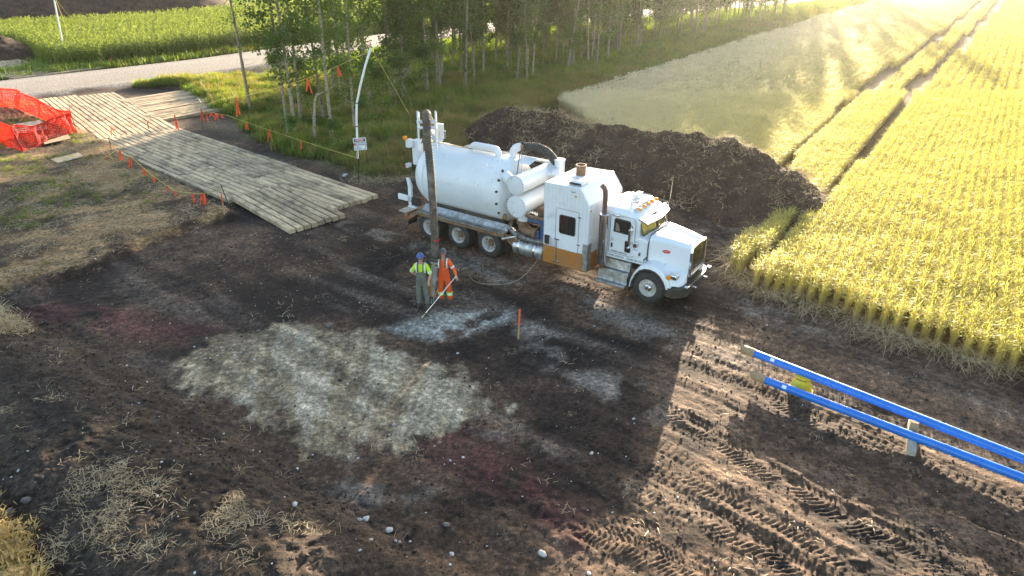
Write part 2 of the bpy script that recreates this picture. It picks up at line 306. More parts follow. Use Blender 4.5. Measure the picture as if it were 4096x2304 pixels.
def ground_colour(x, y, z):
    wx = x + (fbm(x, y, .9, 4, 5) - .5) * 1.1; wy = y + (fbm(x, y, .9, 4, 9) - .5) * 1.1
    n = fbm(x, y, .35, 5, 51)[..., None]; n2 = fbm(x, y, 2.3, 4, 52)[..., None]; n3 = fbm(x * .6 + y * .8, (y * .6 - x * .8) * .25, .9, 4, 53)[..., None]
    C = lambda r, g, b: np.array([r, g, b])[None, :]
    col = C(.021, .0130, .0092) * (1 - sm(.35, .65, n)) + C(.088, .053, .033) * sm(.35, .65, n)
    col = col * (1 - .65 * sm(.55, .8, n3)) + C(.135, .10, .076) * .65 * sm(.55, .8, n3)
    n4 = fbm(x, y, 7.0, 3, 54)[..., None]; col = col * (.55 + .9 * n2) * (.45 + 1.1 * n4)
    def lay(mask, c): nonlocal col; m = mask[..., None]; col = col * (1 - m) + c * m
    br = fbm(x, y, 1.6, 4, 60)
    hd = dpoly(wx, wy, HEAP)[0]; lay(sm(4.0, 2.0, hd) * .85, C(.042, .030, .021) * (.7 + .6 * n2))
    for pts, w in GREYTR:
        d, al, sd = dpoly(wx, wy, pts); lay(sm(w + .35, w * .3, d) * sm(.36, .62, br) * .75, C(.18, .15, .12) * (.7 + .6 * n2))
    for pts in RED:
        d = dpoly(wx, wy, pts)[0]; lay(sm(1.1, .1, d) * .6 * sm(.3, .55, fbm(x, y, 1.2, 3, 59)), C(.085, .026, .026) * (.6 + .8 * n2))
    sdc = dpoly(x, y, CLAY, True)[0] * np.where(inpoly(x, y, CLAY), 1, -1); fa = np.arctan2(x + 3.6, y - 5.0); rr_ = np.hypot(x + 3.6, y - 5.0); cl = sm(-.12, .42, sdc + .15 + (fbm(fa * 14, rr_ * .5, 1.0, 4, 62) - .5) * 1.5 + (fbm(x, y, 2.2, 5, 63) - .5) * 1.3) * (.68 + .30 * sm(.32, .55, fbm(x, y, .55, 4, 57)))
    lay(np.clip(cl * 1.15, 0, 1), (C(.235, .175, .105) * (1 - n) + C(.34, .265, .165) * n) * (.45 + 1.0 * n2) * (.6 + .8 * n4))
    st = fbm(fa * 30 + 1.5 * fbm(x, y, .6, 2, 65), rr_ * .3, 1.0, 4, 64); lay(sm(.51, .60, st) * cl * .6, C(.37, .32, .235)); lay(sm(.47, .38, st) * cl * .45, C(.12, .09, .06))
    gv = softpoly(wx * .6 + x * .4, wy * .6 + y * .4, GRAVEL, .35) * sm(.3, .55, br); lay(gv * .85, C(.36, .34, .29) * (.7 + .6 * n2))
    dr = softpoly(wx, wy, [(4.5, 17.5), (7.0, 19.5), (10, 17.5), (14, 14), (14, 7), (-1, 7), (-1.5, 9.2), (2.2, 10.8), (3.2, 13)], .5) * sm(.28, .55, br); lay(dr * .8, C(.105, .064, .039) * (.55 + .9 * n2) * (.6 + .8 * n4))  # drying tan soil, with the sunlit zone's brightness painted into its colour
    U_ = x * .78 - y * .62; V_ = x * .62 + y * .78 + 1.6 * fbm(x, y, .10, 2, 67); sw = fbm((U_ + .8 * fbm(x, y, .12, 2, 66)) * .14, V_ * 2.6, 1.0, 4, 68)[..., None]; col = col * (.35 + 1.3 * sw)
    # ground left stripped of its turf, dry straw and green tufts trodden in
    pl = softpoly(wx, wy, PLATEAU, .25); s1 = fbm(x, y, .8, 4, 70)[..., None]
    c = C(.070, .041, .021) * (1 - sm(.38, .6, s1)) + C(.29, .175, .08) * sm(.38, .6, s1); gg = sm(.52, .66, fbm(x, y, .45, 3, 71))[..., None] * sm(-15, -24, x)[..., None]
    c = c * (1 - .2 * gg) + C(.16, .16, .04) * .2 * gg; lay(pl, c * (.45 + .9 * n2) * (.55 + .9 * n4))
    # bare strip beside the mats and at the mound
    st2 = softpoly(wx, wy, [(-21, 46), (-13.5, 39), (-7, 32.3), (-2, 35), (-3.2, 38.5), (-6, 36), (-9, 37.5), (-13.5, 42), (-17, 46.5)], .8); lay(st2 * .8, C(.15, .11, .065) * (.5 + n2))
    gr = softpoly(wx, wy, GRASS, .35); g1 = sm(.4, .62, fbm(x, y, .5, 3, 80))[..., None]
    lay(gr, (C(.07, .13, .02) * (1 - g1) + C(.20, .22, .05) * g1) * (.6 + .8 * n2))
    far = sm(0, 6, (y - np.interp(x, [p[0] for p in ROAD_FAR], [p[1] for p in ROAD_FAR]))); lay(np.where(y > 40, far, 0), C(.16, .20, .04) * (.7 + .6 * n))
    wh = softpoly(wx, wy, WHEAT, .15); lay(wh, C(.11, .08, .035) * (.5 + n2))
    lay(softpoly(wx, wy, [(-80, 62), (-52.5, 62), (-44, 67.5), (-46.0, 71), (-56, 80), (-90, 90)], .6), C(.16, .12, .075) * (.5 + n2))
    d = dpoly(x, y, [((a[0]+b[0])/2, (a[1]+b[1])/2) for a, b in zip(ROAD_NEAR, ROAD_FAR)])[0]
    d = d + (fbm(x, y, .6, 3, 90) - .5) * 1.2; rr = fbm(x * .72 - y * .69, 0 * x, .9, 4, 91)[..., None]; lay(sm(5.1, 4.3, d), (C(.19, .165, .14) * (1 - rr) + C(.28, .25, .22) * rr) * (.85 + .3 * n2))
    return col
def axis(parts):
    out = []
    for a, b, s in parts: out.append(np.arange(a, b, s))
    return np.unique(np.round(np.concatenate(out), 4))
gx = axis([(-1800, -200, 200), (-200, -60, 5), (-60, -18, .4), (-18, -10, .1), (-10, 1.5, .05), (1.5, 10.5, .03), (10.5, 18, .1), (18, 60, .5), (60, 200, 4), (200, 1801, 200)])
gy = axis([(-600, 0, 100), (0, 8, 1), (8, 9, .06), (9, 14.5, .028), (14.5, 15, .05), (15, 22, .065), (22, 34, .11), (34, 110, .45), (110, 260, 3), (260, 2400, 200)])
X, Y = np.meshgrid(gx, gy); Z = terrain(X, Y)
def grid_mesh(name, X, Y, Z, mat, col=None):
    ny, nx = X.shape; me = bpy.data.meshes.new(name); co = np.stack([X, Y, Z], -1).reshape(-1, 3).astype(np.float32)
    i = np.arange(nx - 1)[None, :] + nx * np.arange(ny - 1)[:, None]; q = np.stack([i, i + 1, i + nx + 1, i + nx], -1).reshape(-1, 4)
    me.vertices.add(len(co)); me.vertices.foreach_set('co', co.ravel()); me.loops.add(q.size); me.loops.foreach_set('vertex_index', q.ravel().astype(np.int32))
    me.polygons.add(len(q)); me.polygons.foreach_set('loop_start', np.arange(0, q.size, 4, dtype=np.int32)); me.update(calc_edges=True)
    if col is not None:
        a = me.attributes.new('tint', 'FLOAT_COLOR', 'POINT'); c4 = np.ones((len(co), 4), np.float32); c4[:, :3] = col; a.data.foreach_set('color', c4.ravel())
    me.materials.append(mat); me.shade_smooth(); o = bpy.data.objects.new(name, me); COL.objects.link(o); return o
def soilmat(name, bump=.6, rough=.9, base=None):
    m, t, out = newmat(name); p = N(t, 'BsdfPrincipled'); t.links.new(p.outputs[0], out.inputs[0]); geo = N(t, 'NewGeometry'); P = geo.outputs['Position']
    if base is None: col = N(t, 'Attribute', attribute_name='tint').outputs['Color']
    else: col = mixc(t, ramp(t, noise(t, 1.3, 6, P), [(.35, 0.0), (.65, 1.0)]), base[0], base[1])
    f = ramp(t, noise(t, 7, 9, P, .82), [(.34, .22), (.50, .85), (.68, 2.6)]); col = mixc(t, 1.0, col, f, 'MULTIPLY')
    v = N(t, 'TexVoronoi'); v.inputs['Scale'].default_value = 10; t.links.new(P, v.inputs['Vector'])
    sp = ramp(t, v.outputs['Distance'], [(.05, 1.0), (.12, 0.0)]); k = noise(t, 3.1, 2, P); sp2 = mixc(t, 1.0, sp, ramp(t, k, [(.46, 0.0), (.58, .9)]), 'MULTIPLY')
    col = mixc(t, sp2, col, (.30, .28, .25)); t.links.new(col, p.inputs['Base Color']); p.inputs['Roughness'].default_value = rough; p.inputs['Specular IOR Level'].default_value = .25
    b = N(t, 'Bump'); b.inputs['Strength'].default_value = bump; b.inputs['Distance'].default_value = .05; t.links.new(noise(t, 11, 8, P, .68), b.inputs['Height']); t.links.new(b.outputs[0], p.inputs['Normal'])
    return m
M_SOIL = soilmat('soil')
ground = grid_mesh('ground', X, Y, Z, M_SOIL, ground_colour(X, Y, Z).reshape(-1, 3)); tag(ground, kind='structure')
def hz(x, y): return float(terrain(np.array([x]), np.array([y]), False)[0])
def hzv(x, y): return terrain(x, y, False)

# long topsoil pile behind the truck
M_PILE = soilmat('topsoil', .9, .95, ((.028, .0165, .011), (.075, .045, .030)))
CREST = [(-.4, 40.6), (1.0, 40.0), (2.9, 38.6), (5.2, 36.2), (7.6, 33.9), (9.6, 31.6), (10.9, 29.6), (11.5, 28.4)]
def pile(x, y, crest, h, hw, seed):
    d, al, sd = dpoly(x + (fbm(x, y, .5, 3, seed) - .5) * 1.0, y + (fbm(x, y, .5, 3, seed + 5) - .5) * 1.0, crest)
    top = h * (1 + .12 * sm(7.5, 12.5, al) * sm(18.5, 15, al) * (seed == 200)) * (.86 + .28 * vnoise(al * .35, 0 * al, seed + 2) + .1 * vnoise(al * 1.3, 0 * al, seed + 3))
    t = np.clip(1 - d / hw, -.2, 1); prof = np.where(t > 0, t ** .92, t) * top
    prof = top * .93 - np.logaddexp(0, (top * .93 - prof) * 7 - .0) / 7 if False else np.minimum(prof, top * .94 + (prof - top * .94) * .35)
    return prof + (fbm(x, y, 1.9, 6, seed + 9) - .5) * .40 * (t > -.05) + (vnoise(x * 9, y * 9, seed + 7) - .5) * .05
PX, PY = np.meshgrid(np.arange(-6, 17.5, .09), np.arange(23.5, 47, .09)); PZ = pile(PX, PY, CREST, 2.05, 3.1, 200)
PZ = np.where(PZ < .02, PZ - .35, PZ)
mound = grid_mesh('soil_pile', PX, PY, PZ, M_PILE); tag(mound, 'long dark topsoil pile flecked with straw behind the truck', 'soil pile')
def on_pile(x, y): return np.maximum(hzv(x, y), pile(x, y, CREST, 2.05, 3.1, 200))
CR2 = [(-100, 83), (-84, 95), (-68, 106), (-54, 120)]
QX, QY = np.meshgrid(np.arange(-125, -38, .6), np.arange(66, 140, .6)); QZ = pile(QX, QY, CR2, 6.5, 11, 300); QZ = np.where(QZ < .05, -.6, QZ)
tag(grid_mesh('soil_pile', QX, QY, QZ, M_PILE), 'huge dark soil pile on the far side of the corn', 'soil pile')
SX, SY = np.meshgrid(np.arange(-66, -38, .25), np.arange(60, 90, .25)); SZ = pile(SX, SY, [(-68, 72), (-58, 74.5), (-52.0, 73.8)], 2.3, 4.2, 320); SZ = np.where(SZ < .03, -.5, SZ)
tag(grid_mesh('soil_pile', SX, SY, SZ, M_PILE), 'low dark soil heap by the near end of the corn rows', 'soil pile')
# ---------------------------------------------------------------- materials for things
M_MATW = pm('mat_timber', (.60, .46, .29), (.38, .28, .165), 3.0, .85, bump=.5, bscale=25, dirt=(.075, .055, .038), dscale=.9, damt=(.46, .70), objvar=.22, stretch=(.6, 5, 5))
M_PLY = pm('plywood', (.50, .38, .24), (.38, .28, .17), 2.5, .7, bump=.15, dirt=(.2, .15, .1), damt=(.55, .8))
M_STAKE = pm('stake_wood', (.45, .28, .12), (.32, .2, .1), 6, .8, bump=.3)
M_ORP = pm('orange_paint', (.85, .12, .02), (.75, .09, .02), 6, .6)
M_IRON = pm('dark_iron', (.03, .028, .026), (.07, .04, .025), 12, .6, .6)
M_ROPE = pm('yellow_rope', (.62, .52, .12), (.48, .4, .1), 30, .8)
M_FLAG = leafmat('flag_tape', (.9, .13, .03), (.8, .10, .03), (1, .7, .5), .45)
M_NET = leafmat('orange_netting', (.85, .045, .02), (.75, .03, .015), (1, .6, .45), .5)
M_PVC = pm('white_pvc', (.80, .80, .78), (.74, .74, .72), 3, .35)
M_BLUE = pm('blue_pvc', (.006, .17, .62), (.008, .14, .53), 3, .30, dirt=(.10, .13, .2), dscale=1.2, damt=(.62, .85), coat=.35)
M_KRAFT = pm('kraft_wrap', (.40, .27, .15), (.28, .19, .10), 14, .8, bump=.5)
M_YEL = pm('yellow_plastic', (.72, .52, .03), (.62, .44, .03), 4, .45, dirt=(.25, .18, .06), damt=(.6, .85))
M_SIGNW = pm('sign_white', (.80, .81, .82), (.74, .75, .77), 4, .4)
M_BLACK = pm('black_print', (.012, .012, .014), None, 4, .5)
M_RED = pm('red_print', (.62, .02, .02), None, 4, .45)
M_STONE = pm('pale_stone', (.58, .55, .53), (.38, .35, .33), 5, .75, bump=.2, objvar=.3, dirt=(.16, .12, .1), damt=(.5, .8))
M_STONE2 = pm('dull_stone', (.16, .14, .125), (.09, .075, .065), 5, .85, bump=.3, objvar=.4)

# ---------------------------------------------------------------- timber access mats
BEAM = []
for k in range(6):
    b = MB(); h = 3.0; w = .262; z1 = .19 + random.uniform(-.012, .008); e0, e1 = random.uniform(-.05, .05), random.uniform(-.05, .05)
    prof = [(-w/2, 0), (w/2, 0), (w/2, z1-.02), (w/2-.02, z1), (-w/2+.02, z1), (-w/2, z1-.02)]
    for s in range(6):
        pass
    rings = []
    for s in range(7):
        xx = -h + e0 + (2*h + e1 - e0) * s / 6; oy = random.uniform(-.008, .008); oz = random.uniform(-.008, .008)
        rings.append([(xx, y + oy, z + oz) for y, z in prof])
    b.loft(rings); BEAM.append(b.mesh('plank', M_MATW, smooth=False))
def access_mat(x, y, ang, label, n=8, length=6.0, z=None, tilt=0.0, roll=0.0, w=.318):
    t = empty('access_mat', (x, y, (hz(x, y) if z is None else z)), ang, label, 'access mat', 'timber access mats laid as a roadway')
    t.rotation_euler = (roll, tilt, ang)
    for i in range(n):
        o = bpy.data.objects.new('plank', random.choice(BEAM)); COL.objects.link(o); o.parent = t
        o.location = (random.uniform(-.05, .05), (i - (n - 1) / 2) * w, random.uniform(-.008, .012)); o.scale = (length / 6.0, 1, 1)
        o.rotation_euler = (0, 0, random.uniform(-.004, .004))
    return t
def lay_mats(p0, p1, offs, names, n=8, L=6.0, first=0.0):
    a = math.atan2(p1[1]-p0[1], p1[0]-p0[0]); d = (math.cos(a), math.sin(a)); q = (-d[1], d[0])
    for off, labs, sh in zip(offs, names, first if isinstance(first, (list, tuple)) else [first]*len(offs)):
        for k, lb in enumerate(labs):
            LL = L * (1.24 if (L < 5.3 and off > 3) else 1.0); s = sh + LL/2 + k * (LL + .04); access_mat(p0[0] + d[0]*s + q[0]*off, p0[1] + d[1]*s + q[1]*off, a + random.uniform(-.006, .006), lb, n, LL, z=.02 + (.012 if k % 2 else 0))
# first stretch from the road (left edge p0 -> p1), then the stretch down to the dirt
lay_mats((-35.3, 52.3), (-25.0, 40.2), (1.3, 3.85), [
    ['weathered timber mat touching the gravel road beside the orange fence', 'timber mat along the orange fence, one back from the road', 'muddy timber mat where the roadway bends, on the side of the plywood sheet'],
    ['timber mat meeting the gravel road, on the side of the trees', 'timber mat of the roadway that touches the two side mats', 'pale timber mat past the corner of the side mats']], 8, 5.35, [0.0, .6])
lay_mats((-24.7, 40.0), (-12.3, 29.1), (1.35, 3.80), [
    ['timber mat just below the bend with sunlight streaks across it', 'grey timber mat with the rope of flags hanging alongside', 'mud-stained timber mat just above the raised end mat'],
    ['long pale blue-grey timber mat with open dark joints', 'timber mat along the bare strip, second from the dirt', 'tan timber mat whose end is buried in tracked dirt near the truck']], 8, 5.25, [0.0, .6])
a2 = math.atan2(-1.0, 1.12)
access_mat(-9.9, 28.75, math.atan2(-4.0, 3.9), 'short thick-edged timber mat raised on top at the dirt end', 8, 5.4, z=.10, tilt=.012, w=.33)
sa = math.atan2(3.8, 3.2)
sa = math.atan2(58.1-54.6, -26.9+29.6)
for k, (cx, cy, lb) in enumerate([(-25.9, 53.9, 'sunlit side mat nearest the road verge with pale boards'), (-24.0, 51.6, 'brown middle side mat set crosswise to the roadway'), (-22.0, 49.1, 'shaded side mat at the grass edge with a post standing before it')]):
    access_mat(cx, cy, R(52) , lb, 8, 6.9, z=.03, w=.36)

for k_, (q_, r_, lb_) in enumerate([((60, 305), 52, 'timber mat across the gravel road, cut by the left edge'), ((215, 297), 55, 'timber mat across the gravel road ending near the corn corner'), ((50, 268), -38, 'timber mat across the gravel road in front of the low soil heap')]):
    g_ = G(*q_); access_mat(g_.x, g_.y, R(r_), lb_, 8, 7.5, z=hz(g_.x, g_.y) + .12, w=.4)
# ---------------------------------------------------------------- plywood
def ply(pts, label, z=.05):
    c = Vector((sum(p[0] for p in pts)/4, sum(p[1] for p in pts)/4, 0)); b = MB(); zz = hz(c.x, c.y) + z
    b.prism([(p[0]-c.x, p[1]-c.y) for p in pts], 'z', 0, .02); o = b.build('plywood_sheet', M_PLY, smooth=False); o.location = (c.x, c.y, zz); o.rotation_euler = (.02, -.03, 0); tag(o, label, 'plywood')
ply(gp([(202,635),(315,612),(335,628),(232,652)], .35), 'pale plywood sheet lying on the stripped ground outside the orange fence')
ply(gp([(48,508),(165,492),(205,530),(78,545)], .5), 'pinkish plywood sheet inside the orange netting', .35)
ply(gp([(160,548),(270,535),(285,560),(180,580)], .4), 'second plywood sheet seen through the front of the orange netting', .1)

# ---------------------------------------------------------------- orange netting enclosure
fr = empty('safety_fence', (0, 0, 0), 0, 'sagging bright orange mesh fence round a pit by the gravel road', 'fence')
def wob(p, q, k, n): t = k / n; return p.lerp(q, t)
FC = {'A': (W(75, 452, 48.5), W(78, 385, 48.5)), 'B': (W(318, 566, 41.3), W(292, 488, 41.3)), 'C': (W(105, 640, 37.3), W(58, 552, 37.8)), 'D': (W(-260, 470, 44.0), W(-260, 395, 44.0)), 'E': (W(-260, 440, 52), W(-260, 375, 52))}
for nme in FC:
    lo, hi = FC[nme]; lo = Vector((lo.x, lo.y, max(0, hz(lo.x, lo.y)))); 
    FC[nme] = (lo, Vector((hi.x, hi.y, max(hi.z, lo.z + 1.25))))
def net(a, b, seed):
    (a0, a1), (b0, b1) = FC[a], FC[b]; L = (b0 - a0).length; n = int(L / .1); m = 13; mb = MB(); rr = random.Random(seed); P = {}
    nr = (b0 - a0).cross(Vector((0, 0, 1))).normalized()
    for i in range(n + 1):
        t = i / n; sag = .22 * math.sin(math.pi * t) + .08 * math.sin(9 * t + seed); bul = .18 * math.sin(6.3 * t * 2 + seed) + .1 * math.sin(31 * t)
        for j in range(m + 1):
            s = j / m; lo = a0.lerp(b0, t); hi = a1.lerp(b1, t) - Vector((0, 0, sag)); p = lo.lerp(hi, s)
            p += nr * (bul * math.sin(s * 3.1) + .03 * math.sin(i * .9 + j)) + Vector((0, 0, .012 * math.sin(i * .7 + j * 1.3))); P[i, j] = p
    w = .034
    for i in range(n + 1):      # upright strands
        for j in range(m):
            p, q = P[i, j], P[i, j+1]; d = (b0 - a0).normalized() * w * .8; mb.add([p - d, p + d, q + d, q - d], [(0, 1, 2, 3)])
    for j in range(m + 1):
        for i in range(n):
            p, q = P[i, j], P[i+1, j]; d = Vector((0, 0, w * (1.6 if j == m else .8))); mb.add([p - d, q - d, q + d, p + d], [(0, 1, 2, 3)])
    tag(mb.build('netting', M_NET, fr, smooth=False, recalc=False), kind='stuff')
net('A', 'B', 1); net('B', 'C', 2); net('C', 'D', 3); net('D', 'E', 5); net('E', 'A', 4)
for k, (lo, hi) in FC.items():
    MB().tube([lo - Vector((0, 0, .1)), hi + Vector((0, 0, .25))], .02, 6).build('post', M_IRON if k in 'BC' else M_STAKE, fr)

# ---------------------------------------------------------------- ropes hung with orange flagging
def rope(pts, sag, flags, label, r=.010, n=16, tie=None):
    P = []
    for a, b in zip(pts, pts[1:]):
        a, b = Vector(a), Vector(b)
        for k in range(n + (b == Vector(pts[-1]))):
            t = k / n; P.append(a.lerp(b, t) - Vector((0, 0, sag * 4 * t * (1 - t))))
    o = MB().tube(P, r, 5).build('marker_rope', M_ROPE); tag(o, label, 'rope')
    for f, l in flags:
        k = min(len(P)-1, int(f * (len(P)-1))); p = P[k]; w = .035; b = MB()
        for s in (-1, 1):
            tx = random.uniform(-.1, .1); a0 = random.uniform(-.5, .5); d = Vector((math.cos(a0), math.sin(a0), 0)) * w
            q = [p + Vector((0, 0, 0)), p + Vector((tx*.5 + .02*s, .03*s, -l*.5)), p + Vector((tx + .05*s, .03*s, -l * random.uniform(.8, 1)))]
            for u, v in zip(q, q[1:]): b.add([u - d, u + d, v + d, v - d], [(0, 1, 2, 3)])
        b.build('flag', M_FLAG, o, smooth=False, recalc=False)
    return o
def pin(px, py, top, label, mat=None, r=.014, lean=(0, 0), cat='marker pin', name='marker_pin'):
    g = G(px, py, .1); hi = W(top[0], top[1], g.y + lean[1]); o = MB().tube([g - Vector((0, 0, .25)), hi], r, 6).build(name, mat or M_IRON); return tag(o, label, cat), g, hi
_, g1, h1 = pin(937, 868, (884, 740), 'dark steel pin leaning beside the mats, rope tied near its top', r=.018)
_, g2, h2 = pin(808, 512, (803, 430), 'dark steel pin standing before the shaded side mat')
_, g3, h3 = pin(448, 625, (435, 548), 'dark steel pin among tangled rope beside the mats')
def stake(px, py, tp, label, w=.045, paint=.5):
    g = G(px, py, hz(*G(px, py)[:2])); hi = W(tp[0], tp[1], g.y); ax = (hi - g); L = ax.length; t = empty('survey_stake', g, 0, label, 'survey stake', 'wooden survey stakes')
    q = Vector((0, 0, 1)).rotation_difference(ax).to_matrix().to_4x4(); b = MB(); b.box(-w/2, w/2, -.012, .012, -.15, L * (1 - paint), q); b.build('shaft', M_STAKE, t, smooth=False)
    b = MB(); b.box(-w/2 - .001, w/2 + .001, -.013, .013, L * (1 - paint), L, q); b.build('painted_tip', M_ORP, t, smooth=False)
stake(2073, 1357, (2079, 1237), 'wooden stake with an orange painted top standing alone in front of the truck', .055, .55)
stake(897, 853, (885, 775), 'orange tipped wooden stake close beside the leaning steel pin', .05, .45)
stake(12, 440, (5, 352), 'tall orange stake behind the far side of the mesh fence', .06, .9)
stake(692, 178 + 50, (688, 206), 'short grey stake on the verge before the corn', .1, .1)
rope([h3 - Vector((0, 0, .15)), W(530, 632, 33.0), W(700, 762, 30.0), h1 - Vector((0, 0, .25))], .12, [(.16, .6), (.30, .6), (.42, .45), (.52, .3), (.62, .35), (.68, .4), (.80, .55), (.86, .6), (.88, .6)], 'yellow rope with orange flags hanging low beside the mats')
pb = G(1433, 728); PYD = pb.y
rope([h2 - Vector((0, 0, .1)), W(905, 460, 43.4), W(1432, 633, PYD)], .06, [(.02, .8), (.12, .8), (.19, .3), (.30, .5), (.34, .2), (.42, .25), (.60, .45), (.71, .75), (.82, .45)], 'yellow rope with orange flags from the side mats to the danger sign pole')
ptop = W(1484, 192, PYD)
rope([ptop - Vector((0, 0, .1)), W(880, 398, 40.0), W(300, 520, 41.0), W(0, 552, 44), W(-700, 610, 50)], .35, [(.06, .5), (.10, .8), (.22, 1.1), (.34, 1.0), (.39, .5), (.44, .5), (.53, .4), (.60, .5)], 'long yellow overhead rope running from the bent pole across the mats to the left', r=.011)
rope([ptop, W(1640, 462, PYD + 1.5), G(1648, 560, .15)], .0, [(.97, .5)], 'yellow guy rope from the bent pole top down to the grass')
rope([G(395, 590, .4), G(420, 620, .4), G(455, 640, .36), G(430, 612, .42), G(470, 600, .4), G(405, 640, .38), G(450, 655, .38)], -.02, [(.2, .2), (.5, .2), (.8, .2)], 'tangle of spare yellow rope lying beside the mats')

# ---------------------------------------------------------------- bent pole with the danger sign
pole = empty('warning_pole', pb, 0, 'tall white bent pole beyond the mats held up by ropes', 'pole')
mb = MB(); mb.tube([p - pb for p in (W(1432, 634, PYD), W(1429, 560, PYD), W(1426, 470, PYD), W(1427, 412, PYD), W(1442, 340, PYD), W(1462, 260, PYD), W(1484, 192, PYD))], .052, 12); mb.build('tube', M_PVC, pole)
MB().tube([Vector((0, 0, -.1)), W(1431, 560, PYD) - pb + Vector((.07, 0, 0))], .016, 6).build('ground_spike', M_IRON, pole)
for y in (412, 505): 
    c = W(1427, y, PYD) - pb; MB().lathe([(-.02, .06), (.02, .06)], c, (0, 0, 1), 12).build('clamp', M_IRON, pole)
def danger_sign(cpx, Y, w, h, rz, rx, label):
    c = W(cpx[0], cpx[1], Y); s = empty('danger_sign', c, 0, label, 'sign'); s.rotation_euler = (R(-6), rx, rz)
    MB().box(-w/2, w/2, 0, .012, -h/2, h/2).build('board', M_SIGNW, s, smooth=False)
    b = MB(); t = .018; i = .035
    for x0, x1, z0, z1 in [(-w/2+i, w/2-i, h/2-i-t, h/2-i), (-w/2+i, w/2-i, -h/2+i, -h/2+i+t), (-w/2+i, -w/2+i+t, -h/2+i+t, h/2-i-t), (w/2-i-t, w/2-i, -h/2+i+t, h/2-i-t)]: b.box(x0, x1, -.004, 0, z0, z1)
    b.box(-w/2+i+t, w/2-i-t, -.004, 0, h/2 - .30*h, h/2-i-t); b.build('border', M_BLACK, s, smooth=False)
    mb = MB(); mb.lathe([(0, 1), (.003, 1)], (0, 0, 0), (0, -1, 0), 28); o = mb.build('danger_oval', M_RED, s, smooth=False); o.scale = (w*.36, 1, h*.10); o.location = (0, -.0045, h*.335)
    F = Matrix.Rotation(R(90), 4, 'X')
    text('lettering', 'DANGER', h*.17, M_SIGNW, s, Matrix.Translation((0, -.011, h*.28)) @ F)
    text('lettering', 'OVERHEAD', h*.165, M_BLACK, s, Matrix.Translation((0, -.005, h*.045)) @ F, wide=.92)
    text('lettering', 'POWERLINES', h*.165, M_BLACK, s, Matrix.Translation((0, -.005, -h*.115)) @ F, wide=.80)
    for k, tx in enumerate(('DANGER', 'SIGN HEIGHT', 'WIRE HEIGHT')): text('lettering', tx, h*.07, M_BLACK, s, Matrix.Translation((-w*.36, -.005, -h*(.21 + .085*k))) @ F, align='LEFT')
    b = MB()
    for a in (20, 75, 140): b.tube([Vector((-w*.42 - .07*math.cos(R(a)), -.01, -h*.02 - .07*math.sin(R(a)))), Vector((-w*.42 + .07*math.cos(R(a)), -.01, -h*.02 + .07*math.sin(R(a))))], .012, 5)
    b.build('flagging_knot', M_FLAG, s)
    for x in (-.2, .24): MB().tube([(x, .02, -h/2 + .1), (x + .01, .05, -h/2 - .75)], .012, 5).build('wire_leg', M_IRON, s)
    return s
danger_sign((1440, 576), PYD - .12, .60, .58, R(4), R(-3), 'white danger overhead powerlines sign at the foot of the bent pole')
p2 = G(270, 252); pl2 = empty('warning_pole', p2, 0, 'white leaning pole across the gravel road with a blank sign', 'pole')
MB().tube([Vector((0, 0, -.2)), W(248, 160, p2.y) - p2, W(232, 80, p2.y) - p2, W(213, -20, p2.y) - p2], .075, 10).build('tube', M_PVC, pl2)
c = W(243, 192, p2.y - .2); s2 = empty('sign', c, 0, 'small blank white sign fixed low on the far leaning pole', 'sign'); s2.rotation_euler = (0, R(4), R(25))
MB().box(-.36, .36, 0, .02, -.4, .4).build('board', M_SIGNW, s2, smooth=False)
for x in (-.3, .3): MB().tube([(x, .03, .3), (x + .02, .05, -1.4)], .02, 5).build('wire_leg', M_IRON, s2)
for q in ((258, 92), (300, 95)): rope([W(222, -5, p2.y), W(q[0], q[1], p2.y + 3), W(q[0] + (q[0]-222)*.5, 180, p2.y + 5)], .0, [], 'yellow guy rope of the far leaning pole, the %s slack one' % ('steeper' if q[0] < 280 else 'wider'), r=.02)
for i, (x, yt, yb) in enumerate([(420, 224, 262), (438, 222, 250), (449, 228, 262), (460, 236, 254), (470, 222, 250), (485, 224, 248), (497, 218, 244), (511, 217, 240), (528, 214, 238)]):
    g = G(x, yb); h = W(x, yt, g.y); b = MB(); b.box(-.06, .06, -.02, .02, 0, h.z); o = b.build('lath_stake', M_ORP if i % 3 else M_STAKE, smooth=False); o.location = (g.x, g.y, g.z); tag(o, 'thin flagged lath in the cluster at the corn corner', 'stake', 'laths clustered at the corn corner')

